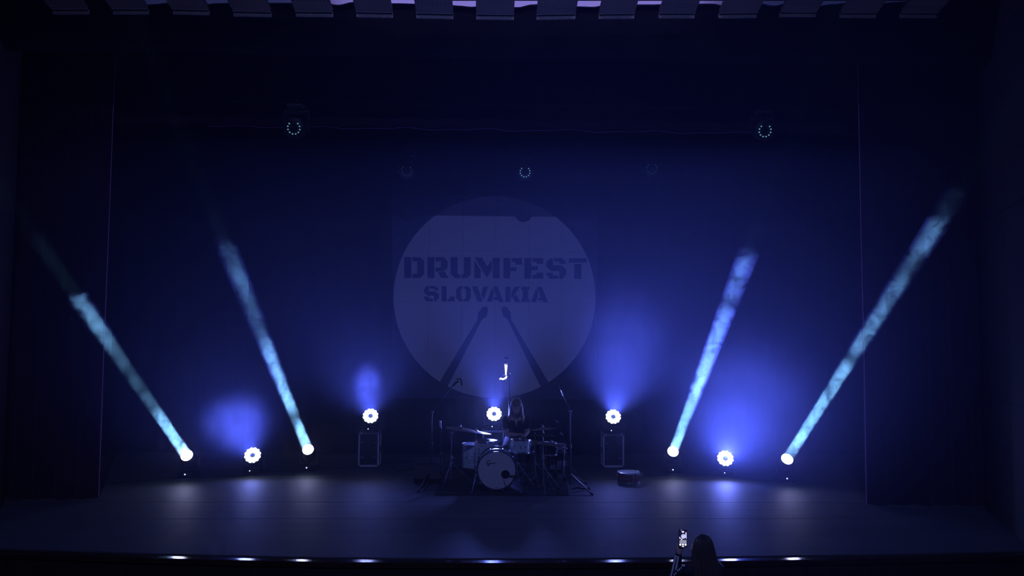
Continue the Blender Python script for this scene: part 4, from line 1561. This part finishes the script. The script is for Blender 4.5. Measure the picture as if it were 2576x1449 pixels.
# black rack case at the right end
rx0, rx1, rY = at(1377, 1190, 12.0).x, at(1428, 1190, 12.0).x, 12.0
rz = at(1400, 1142, 12.0).z
t = thing('equipment_rack', 'black upright equipment rack behind the right end of the kit', 'rack', ((rx0 + rx1) / 2, rY + .2, RZ))
m = MB(); m.box(((rx0 + rx1) / 2, rY + .2, RZ + rz / 2), (rx1 - rx0, .36, rz), bev=.008); m.build('case', panel_m, t)
m = MB(); m.box(((rx0 + rx1) / 2 + .06, rY + .005, at(1413, 1200, rY).z), (.13, .03, at(1413, 1194, rY).z - at(1413, 1206, rY).z), bev=.004); m.build('drawer_panel', mat('grey_panel', (.16, .16, .20), .5), t)
m = MB(); m.box(((rx0 + rx1) / 2, rY + .0, at(1400, 1208, rY).z), (rx1 - rx0 - .04, .03, .03), bev=.004); m.build('rack_rail', steel, t)
for (x0, x1, lab) in ((1384, 1397, 'grey cloth pouch, wider of two hanging on the black rack'), (1401, 1412, 'narrow grey pouch, right of two hanging on the black rack')):
    a_, b_ = at(x0, 1151, rY - .02), at(x1, 1181, rY - .02)
    m = MB()
    xc, w_, hh = (a_.x + b_.x) / 2, b_.x - a_.x, a_.z - b_.z
    m.prism([(xc - w_ * .35, rY - .03, a_.z), (xc + w_ * .25, rY - .03, a_.z), (xc + w_ * .5, rY - .035, a_.z - hh * .25), (xc + w_ * .5, rY - .045, b_.z), (xc - w_ * .5, rY - .045, b_.z), (xc - w_ * .5, rY - .035, a_.z - hh * .3)], (0, .03, 0))
    tag(m.build('hanging_pouch', mat('grey_canvas', (.17, .16, .20), .9, bump=.3)), lab, 'pouch', 'pouches hanging on the rack')
mx = at(1414, 1137, 11.98)
t = thing('mixer_box', 'small grey mixer box with pale edges standing on the black rack', 'mixer', (mx.x, 12.1, RZ + rz))
hgt = at(1414, 1119, 11.98).z - (RZ + rz)
m = MB(); m.box((mx.x, 12.1, RZ + rz + hgt / 2), (.13, .18, hgt), bev=.008); m.build('body', mat('grey_panel', (.16, .16, .20), .5), t)
m = MB()
for z in (.012, hgt - .012):
    m.box((mx.x, 12.005, RZ + rz + z), (.135, .012, .018), bev=.003)
m.build('edge_strip', steel, t)
m = MB()
for k in range(4):
    m.lathe([(.008, 0), (.006, .012)], (mx.x - .045 + .03 * k, 12.01, RZ + rz + hgt * .5), (0, -1, 0), 10)
m.build('knob', chrome, t)
# second drum shell by the rack: dark tom
C = at(1383, 1131, 11.65)
drum('dark_tom', 'dark-shelled tom between the two right cymbal stands', 'drum', Vector((C.x, 11.75, C.z)), .125, .17, black_plastic, nl=5, ph=1.0, top=head_clear)

# ------------------------------------------------------------------ cables on the floor
def cable(px, name_label, r=.007, z=.008):
    pts = [fl(*p) for p in px]
    out = []
    for i in range(len(pts) - 1):
        for k in range(5):
            u = k / 5
            p0, p1, p2, p3 = pts[max(i - 1, 0)], pts[i], pts[i + 1], pts[min(i + 2, len(pts) - 1)]
            q = 0.5 * ((2 * p1) + (-p0 + p2) * u + (2 * p0 - 5 * p1 + 4 * p2 - p3) * u * u + (-p0 + 3 * p1 - 3 * p2 + p3) * u ** 3)
            q.z = z
            out.append(q)
    q = pts[-1].copy(); q.z = z; out.append(q)
    m = MB(); m.tube(out, r, 6)
    return tag(m.build('floor_cable', rubber), name_label, 'cable')


cable([(262, 1218), (330, 1213), (400, 1206), (455, 1202)], 'dark cable running from the left curtain to the far left beam light', .010)
cable([(490, 1202), (560, 1200), (620, 1196), (690, 1187), (755, 1185)], 'dark cable linking the floor lights on the left side')
cable([(800, 1180), (850, 1178), (900, 1177), (960, 1166), (1040, 1162)], 'dark cable running past the left flight case')
cable([(1000, 1187), (1020, 1184), (1036, 1180), (1046, 1182)], 'short coil of dark cable by the wedge monitor', .014)
cable([(1440, 1230), (1455, 1228), (1470, 1231), (1480, 1226)], 'dark cable tangled at the feet of the right microphone stand', .009)
cable([(1700, 1189), (1740, 1193), (1790, 1195), (1815, 1197)], 'dark cable linking the floor lights on the right side')
cable([(1838, 1200), (1880, 1206), (1930, 1210), (1960, 1211)], 'dark cable running to the far right beam light')

# ------------------------------------------------------------------ people
def remeshed(name, mb, m, parent, vox=.008, smooth=4):
    """union of tapered limbs and rounded masses, fused into one continuous skin"""
    tmp = mb.build(name + '_tmp', m)
    r = tmp.modifiers.new('r', 'REMESH'); r.mode = 'VOXEL'; r.voxel_size = vox
    if smooth:
        s = tmp.modifiers.new('s', 'SMOOTH'); s.iterations = smooth; s.factor = .5
    bpy.context.view_layer.update()
    dg = bpy.context.evaluated_depsgraph_get()
    me = bpy.data.meshes.new_from_object(tmp.evaluated_get(dg))
    bpy.data.objects.remove(tmp)
    po = parent_origin(parent)
    me.transform(Matrix.Translation(-po))
    for p in me.polygons:
        p.use_smooth = True
    me.name = name
    me.materials.clear(); me.materials.append(m)
    o = bpy.data.objects.new(name, me)
    COL.objects.link(o)
    o.parent = parent
    return o


def limb(mb, pts, rs, n=12):
    for p, r in zip(pts, rs):
        mb.ball(p, r * .99, 12, 8)
    mb.tube(pts, rs, n)


def head_shape(mb, c, f, up, s=1.0):
    """c centre, f facing, up"""
    f = Vector(f).normalized(); up = Vector(up).normalized()
    r = f.cross(up).normalized(); up = r.cross(f).normalized()
    R = Matrix((r, f, up)).transposed()
    P = lambda a, b, z: c + (r * a + f * b + up * z) * s
    mb.ball(P(0, -.012, .025), .098 * s, 20, 14, (.80, 1.0, .95), R)
    mb.ball(P(0, .018, -.045), .070 * s, 16, 12, (.82, 1.0, 1.05), R)
    mb.ball(P(0, .052, -.088), .026 * s, 12, 8, (1, .8, .8), R)
    mb.tube([P(0, .084, .012), P(0, .100, -.018), P(0, .112, -.034)], [.008 * s, .010 * s, .014 * s], 8)
    mb.ball(P(0, .104, -.038), .015 * s, 10, 8, (1.1, .9, .8), R)
    for sx in (-1, 1):
        mb.ball(P(sx * .028, .074, .024), .018 * s, 10, 8, (1.3, .7, .5), R)
        mb.ball(P(sx * .080, -.012, -.012), .026 * s, 10, 8, (.4, .7, 1.2), R)
        mb.ball(P(sx * .040, .060, -.030), .026 * s, 10, 8, (1, .8, .8), R)
    mb.tube([P(-.022, .084, -.064), P(0, .092, -.062), P(.022, .084, -.064)], [.005 * s, .0075 * s, .005 * s], 8)
    return P, R


def hand_shape(mb, wrist, fdir, pdir, side, curl=1.0, s=1.0):
    """fdir: direction of the palm from the wrist; pdir: way the palm faces; side: direction of the thumb"""
    f = Vector(fdir).normalized(); p = Vector(pdir).normalized(); t = Vector(side).normalized()
    R = Matrix((t, f, p)).transposed()
    pc = wrist + f * .045 * s
    mb.ball(pc, .045 * s, 12, 8, (.9, 1.05, .38), R)
    limb(mb, [wrist, pc], [.024 * s, .026 * s], 10)
    for k, (off, L) in enumerate(((.030, .070), (.010, .078), (-.011, .072), (-.030, .058))):
        a = wrist + (f * .078 + t * off) * s
        b = a + (f * math.cos(.5 * curl) + p * math.sin(.5 * curl)) * L * .45 * s
        c = b + (f * math.cos(1.4 * curl) + p * math.sin(1.4 * curl)) * L * .33 * s
        d = c + (f * math.cos(2.2 * curl) + p * math.sin(2.2 * curl)) * L * .26 * s
        limb(mb, [a - f * .02 * s, a, b, c, d], [.0095 * s, .0095 * s, .009 * s, .0085 * s, .0075 * s], 8)
    a = wrist + (f * .025 + t * .030) * s
    b = a + (f * .030 + t * .022 + p * .012) * s
    c = b + (f * .026 + t * .002 + p * .020) * s
    limb(mb, [a, b, c], [.013 * s, .011 * s, .009 * s], 8)


# ---- the drummer
shirt_m = mat('dark_tshirt', (0.030, 0.028, 0.040), .9, scale=10, bump=.2)
pants_m = mat('dark_trousers', (0.02, 0.02, 0.028), .9, scale=10)
hair_m = mat('long_fair_hair', (0.22, 0.15, 0.10), .42, var=.4, scale=40, stretch=(6, 6, .6), sheen=1.0)
DY = 12.0
HC = at(1299, 1024, DY - .18)
seat = Vector((HC.x, DY + .25, .60))
dr = thing('person', 'drummer with long hair in a dark V-neck t-shirt, seated with crossed forearms', 'person', (seat.x, seat.y, RZ))
mb = MB()
Pf, RH = head_shape(mb, HC, (-.08, -1, -.28), (0, -.2, 1))
nk = at(1298, 1046, DY - .03)
limb(mb, [nk + Vector((0, .02, -.05)), nk, HC + Vector((0, .02, -.04))], [.060, .052, .05])
shR, shL = at(1272, 1056, DY), at(1325, 1056, DY)
elR, elL = at(1276, 1093, DY - .12), at(1327, 1086, DY + .02)
wrR, wrL = at(1303, 1093.5, DY - .36), at(1317, 1100, DY - .28)
limb(mb, [shR, shR.lerp(elR, .5), elR], [.052, .046, .038])
limb(mb, [elR, elR.lerp(wrR, .35), wrR], [.038, .036, .024])
limb(mb, [shL, shL.lerp(elL, .5), elL], [.052, .046, .038])
limb(mb, [elL, elL.lerp(wrL, .35), wrL], [.038, .036, .024])
hand_shape(mb, wrR, (1, -.35, .05), (.1, -.2, -1), (.2, -1, .2), 1.0)
hand_shape(mb, wrL, (-.35, -1, -.35), (-.6, .1, -1), (-1, -.1, .2), 1.0)
# trunk under the clothes
limb(mb, [seat + Vector((0, -.02, .05)), Vector((HC.x, DY + .14, .80)), Vector((HC.x, DY + .05, nk.z - .12))], [.13, .125, .135])
limb(mb, [shR, Vector((HC.x, DY + .03, nk.z - .06)), shL], [.055, .075, .055])
remeshed('body', mb, skin_m, dr, .008)
mb = MB()
mb.ball(seat + Vector((0, -.02, .04)), .165, 16, 10, (1.05, .9, .8))
limb(mb, [seat + Vector((0, -.02, .05)), Vector((HC.x, DY + .14, .80)), Vector((HC.x, DY + .06, nk.z - .13))], [.150, .142, .148], 16)
mb.ball(Vector((HC.x, DY + .05, nk.z - .12)), .165, 16, 10, (1.12, .75, .72))
limb(mb, [shR + Vector((.01, 0, -.015)), Vector((HC.x, DY + .07, nk.z - .08)), shL + Vector((-.01, 0, -.015))], [.064, .080, .064], 14)
limb(mb, [shR, shR.lerp(elR, .52)], [.064, .060])
limb(mb, [shL, shL.lerp(elL, .52)], [.064, .060])
remeshed('tshirt', mb, shirt_m, dr, .010)
m = MB()
v0 = at(1295, 1065, DY - .155)
ys = DY - .14
m.prism([Vector((nk.x - .040, ys, nk.z - .035)), Vector((nk.x + .030, ys, nk.z - .035)), Vector((nk.x + .002, ys - .01, nk.z - .150))], (0, .03, 0))
m.build('neckline', skin_m, dr)
mb = MB()
for s, kx in ((-1, 1271), (1, 1328)):
    kn = at(kx, 1120, DY - .32); kn.z = .54
    an = Vector((kn.x + s * .01, DY - .33, .12))
    limb(mb, [seat + Vector((s * .09, -.03, .0)), kn], [.095, .062], 14)
    limb(mb, [kn, kn.lerp(an, .35), an], [.062, .058, .042], 12)
mb.ball(seat + Vector((0, 0, .0)), .16, 14, 10, (1.05, .9, .62))
remeshed('trousers', mb, pants_m, dr, .012)
for s, kx in ((-1, 1271), (1, 1328)):
    kn = at(kx, 1120, DY - .32)
    m = MB(); c = Vector((kn.x + s * .01, DY - .38, RZ + .045))
    m.ball(c + Vector((0, -.02, 0)), .05, 14, 10, (.9, 2.4, .75)); m.box(c + Vector((0, -.02, -.034)), (.085, .25, .02), bev=.008)
    m.build('shoe', black_plastic, dr, smooth=True)
for s in (-1, 1):
    m = MB(); m.ball(Pf(s * .029, .082, .012), .011, 10, 8); m.build('eye', mat('eye_white', (.6, .6, .62), .2), dr)
rh = random.Random(3)
m = MB()
m.ball(Pf(0, -.024, .034), .108, 18, 12, (.86, 1.0, .98), RH)
for k in range(120):
    a = rh.uniform(0.12, 1.88) * PI
    if abs(a - PI) < 0.0:
        continue
    # a measured from the face: 0 front, pi back
    sx, fy = math.sin(a), math.cos(a)
    if fy > .55:
        continue
    root = Pf(sx * .05, fy * .05 - .02, .115)
    mid = Pf(sx * .094, fy * .092 - .02, .02)
    low1 = Pf(sx * .104, fy * .085 - .02, -.10)
    end = Pf(sx * rh.uniform(.10, .135), fy * .10 - .02, -rh.uniform(.17, .27))
    m.tube([root, mid, low1, end], [.008, .012, .011, .003], 5)
m.build('hair', hair_m, dr, smooth=True)
# sticks in his hands
for (A, B, lab) in ((wrR + Vector((.01, .02, -.005)), at(1321, 1107, 11.45), 'drumstick held in the hand nearest the floor toms'),
                    (wrL + Vector((.02, .06, .02)), at(1300, 1108, 11.42), 'drumstick held in the hand nearest the right cymbals')):
    m = MB(); dd = (B - A).normalized(); L_ = .36
    m.tube([A, A + dd * L_ * .8, A + dd * (L_ - .03)], [.0075, .0072, .004], 8); m.ball(A + dd * (L_ - .02), .0075, 8, 6)
    tag(m.build('drumstick', mat('dark_hickory', (.16, .10, .06), .5)), lab, 'drumstick', 'drumsticks in use')
# throne
t = thing('drum_throne', 'round black drum throne under the seated drummer', 'stool', (seat.x, seat.y, RZ))
m = MB(); m.lathe([(.14, -.13), (.165, -.115), (.17, -.06), (.15, -.045)], seat, (0, 0, 1), 24); m.build('seat', black_plastic, t, smooth=True)
m = MB(); m.tube([(seat.x, seat.y, .12), (seat.x, seat.y, .48)], .015, 10); m.build('post', steel, t)
for k in range(3):
    a = 2 * PI * k / 3 + .5
    m = MB(); m.tube([(seat.x, seat.y, .26), (seat.x + .24 * math.cos(a), seat.y + .24 * math.sin(a), RZ + .012)], .009, 8); m.build('leg', steel, t)

# ---- the woman in the hall, filming with her phone
WY = 7.0
jacket = mat('black_track_jacket', (0.018, 0.018, 0.028), .75, bump=.3, bscale=40)
stripe = mat('pale_jacket_stripe', (0.85, 0.88, 0.95), .7)
whair = mat('long_dark_hair', (0.075, 0.055, 0.045), .45, var=.45, scale=30, stretch=(8, 8, .5))
WC = at(1766, 1376, WY)
WC.z = at(1766, 1346, WY).z - .120
wo = thing('person', 'woman seen from behind with long dark hair and striped black jacket, filming', 'person', (WC.x, WY, -1.2))
mb = MB()
Pw, RW = head_shape(mb, WC, (-.75, .75, .03), (0, 0, 1))
wn = WC + Vector((.0, -.02, -.15))
limb(mb, [WC + Vector((0, 0, -.06)), wn, wn + Vector((0, 0, -.06))], [.052, .05, .06])
wsL, wsR = at(1731, 1436, WY), at(1806, 1432, WY)
weL = at(1697, 1452, WY + .20)
wwL = at(1707.5, 1394, WY + .15)
limb(mb, [wsL, weL], [.045, .040]); limb(mb, [weL, wwL], [.038, .024])
hand_shape(mb, wwL, (.22, .05, 1), (0.1, -1, .1), (-1, -.1, .1), .28, .88)
weR = wsR + Vector((.05, .03, -.28)); wwR = weR + Vector((-.06, .16, -.18))
limb(mb, [wsR, weR], [.045, .038]); limb(mb, [weR, wwR], [.036, .024])
hand_shape(mb, wwR, (-.2, .4, -1), (-1, 0, 0), (0, 1, -.2), .5, .88)
tor = Vector((WC.x, WY, 0))
limb(mb, [tor + Vector((0, 0, -.60)), tor + Vector((0, 0, -.30)), tor + Vector((0, 0, .06))], [.13, .115, .12])
for s in (-1, 1):
    limb(mb, [tor + Vector((s * .08, 0, -.62)), tor + Vector((s * .09, 0, -.90)), tor + Vector((s * .09, 0, -1.15))], [.085, .055, .04])
    mb.ball(tor + Vector((s * .09, .05, -1.17)), .04, 10, 8, (.9, 2.2, .7))
remeshed('body', mb, skin_m, wo, .008)
mb = MB()
limb(mb, [tor + Vector((0, 0, -.52)), tor + Vector((0, 0, -.28)), tor + Vector((0, 0, .04))], [.155, .140, .150], 18)
limb(mb, [wsL + Vector((.02, 0, 0)), Vector((WC.x, WY, wn.z - .07)), wsR + Vector((-.02, 0, .0))], [.062, .085, .062], 14)
limb(mb, [wsL, weL], [.062, .052]); limb(mb, [weL, weL.lerp(wwL, .5), weL.lerp(wwL, .93)], [.052, .046, .036])
limb(mb, [wsR, weR], [.062, .052]); limb(mb, [weR, weR.lerp(wwR, .93)], [.052, .036])
remeshed('jacket', mb, jacket, wo, .010)
mb = MB()
for s in (-1, 1):
    limb(mb, [tor + Vector((s * .075, 0, -.56)), tor + Vector((s * .09, 0, -.86)), tor + Vector((s * .09, 0, -1.12))], [.115, .082, .065], 14)
remeshed('trousers', mb, pants_m, wo, .012)
for s in (-1, 1):
    m = MB(); m.ball(tor + Vector((s * .09, .05, -1.155)), .05, 14, 10, (.9, 2.3, .75)); m.build('shoe', rubber, wo, smooth=True)


def stripe_run(P, Q, rP, rQ, dirs, nm):
    for dv in dirs:
        ax_ = (Q - P).normalized()
        d_ = (Vector(dv) - ax_ * Vector(dv).dot(ax_)).normalized()
        m = MB()
        n = 7
        pts, rs = [], []
        for k in range(n + 1):
            u = k / n
            pts.append(P.lerp(Q, u) + d_ * ((rP * (1 - u) + rQ * u) + .001 + .0018 * math.sin(k * 2.3)))
            rs.append(.0100 + .0010 * math.sin(k * 3.1))
        m.tube(pts, rs, 12)
        m.ball(pts[0], rs[0], 12, 8); m.ball(pts[-1], rs[-1], 12, 8)
        m.build(nm, stripe, wo, smooth=True)


stripe_run(weL + Vector((0, 0, -.01)), weL.lerp(wwL, .93), .050, .036, ((-1, -.55, 0), (-.35, -1, 0)), 'sleeve_stripe')
# the same two stripes, crumpled, along the upper arm up to the shoulder
for (e0, e1, nb_) in (((1698, 1446), (1719, 1424), 6), ((1702, 1450), (1725, 1430), 6)):
    m = MB()
    for q_ in range(nb_):
        u = q_ / (nb_ - 1)
        m.ball(at(e0[0] + (e1[0] - e0[0]) * u, e0[1] + (e1[1] - e0[1]) * u + 1.2 * math.sin(q_ * 2.2), WY + .118 - .118 * u),
               .0135 + .002 * math.sin(q_ * 2.9), 12, 8, (1.2, 1.0, .8))
    m.build('sleeve_stripe', stripe, wo, smooth=True)
m = MB()
pts = [at(1798, 1409.5, WY - .02), at(1806, 1412, WY - .02), at(1813, 1418, WY - .02), at(1820, 1427, WY - .02)]
m.tube(pts, [.006, .0075, .0075, .006], 8); m.build('shoulder_stripe', mat('soft_pink_stripe', (.45, .38, .55), .7), wo, smooth=True)
# long straight hair, a fall of strands from the crown
m = MB()
m.ball(WC + Vector((-.002, -.010, .014)), .112, 24, 16, (.80, .92, .98))
rh = random.Random(11)
for k in range(170):
    a = rh.uniform(0, 2 * PI)
    ox, oy = math.cos(a), math.sin(a)
    if (oy > .35 and ox < .3) or (ox < -.55 and oy > -.25):
        continue
    root = WC + Vector((ox * .015 - .006, oy * .015 - .01, .122 + rh.uniform(-.006, .004)))
    q0 = WC + Vector((ox * .066 - .002, oy * .070 - .01, .098))
    q1 = WC + Vector((ox * .090, oy * .094 - .01, .045))
    q2 = WC + Vector((ox * .108 + .004, oy * .098 - .015, -.05))
    q3 = WC + Vector((ox * .122 + .018, oy * .085 - .05, -.20 + rh.uniform(-.02, .02)))
    q4 = WC + Vector((ox * .118 + .02, oy * .07 - .085, -.40 - rh.uniform(0, .12)))
    P_ = [root, q0, q1, q2, q3, q4]
    R_ = [.006, .0095, .0105, .0115, .011, .003]
    pts, rs = [], []
    for i_ in range(5):
        for k_ in range(3):
            u = k_ / 3
            p0, p1, p2, p3 = P_[max(i_ - 1, 0)], P_[i_], P_[i_ + 1], P_[min(i_ + 2, 5)]
            pts.append(0.5 * ((2 * p1) + (-p0 + p2) * u + (2 * p0 - 5 * p1 + 4 * p2 - p3) * u * u + (-p0 + 3 * p1 - 3 * p2 + p3) * u ** 3))
            rs.append(R_[i_] * (1 - u) + R_[i_ + 1] * u)
    pts.append(q4); rs.append(.003)
    m.tube(pts, rs, 6)
m.build('hair', whair, wo, smooth=True)
for s in (-1, 1):
    m = MB(); m.ball(Pw(s * .029, .082, .012), .011, 10, 8); m.build('eye', mat('eye_white', (.6, .6, .62), .2), wo)

# phone in her hand, showing the stage it films
PYh = WY + .115


def ph(u, v, off=0.0):
    p = at(1640 + u / 9.7231, 1300 + v / 9.7231, PYh)
    return Vector((p.x, PYh - off, p.z))


t = thing('mobile_phone', 'phone held upright by the woman, its bright screen showing the stage', 'phone', ph(762, 745))
m = MB()
cx0, cx1, cz0, cz1 = 662, 864, 318, 748
rc = 22
outl = []
for (qx, qy, a0) in ((cx1 - rc, cz1 - rc, 0), (cx0 + rc, cz1 - rc, 90), (cx0 + rc, cz0 + rc, 180), (cx1 - rc, cz0 + rc, 270)):
    for k in range(5):
        a = math.radians(a0 + k * 22.5)
        outl.append((qx + rc * math.cos(a), qy + rc * math.sin(a)))
m.prism([ph(*p) for p in outl], (0, .009, 0)); m.build('body', black_plastic, t)


def glow(name, col, s):
    return mat(name, (.02, .02, .02), .9, emit=col, es=s, spec=0.1)


def poly_px(pts, name, mt, off):
    m = MB(); m.prism([ph(u, v, off) for u, v in pts], (0, .0004, 0)); return m.build(name, mt, t)


def disc_px(u, v, ru, rv, name, mt, off, n=20):
    return poly_px([(u + ru * math.cos(2 * PI * k / n), v + rv * math.sin(2 * PI * k / n)) for k in range(n)], name, mt, off)


g_dark = glow('screen_dark', (.01, .012, .06), .6)
g_pale = glow('screen_pale', (.62, .62, 1.0), .95)
g_white = glow('screen_white', (1, 1, 1), 1.3)
g_grey = glow('screen_grey', (.38, .38, .55), .75)
g_pink = glow('screen_pink', (1.0, .72, .80), 1.2)
poly_px([(672, 335), (852, 335), (852, 735), (672, 735)], 'screen', g_dark, .0006)
poly_px([(674, 572), (846, 566), (846, 660), (674, 662)], 'screen_image', g_grey, .0011)
poly_px([(815, 390), (846, 375), (850, 545), (826, 520)], 'screen_image', g_pale, .0011)
poly_px([(674, 485), (700, 520), (702, 548), (674, 530)], 'screen_image', g_white, .0011)
poly_px([(716, 540), (742, 530), (738, 566), (714, 574)], 'screen_image', g_white, .0012)
disc_px(770, 478, 58, 58, 'screen_image', g_pale, .0013)
poly_px([(744, 440), (800, 436), (800, 446), (744, 450)], 'screen_image', g_grey, .0016)
disc_px(757, 368, 32, 20, 'record_button', g_pink, .0013)
for u in (692, 758, 822):
    disc_px(u, 683, 23, 24, 'control_button', g_white, .0014)
poly_px([(728, 722), (790, 720), (790, 734), (728, 736)], 'home_bar', g_white, .0012)
disc_px(720, 326, 18, 6, 'status_dot', g_pale, .0012)
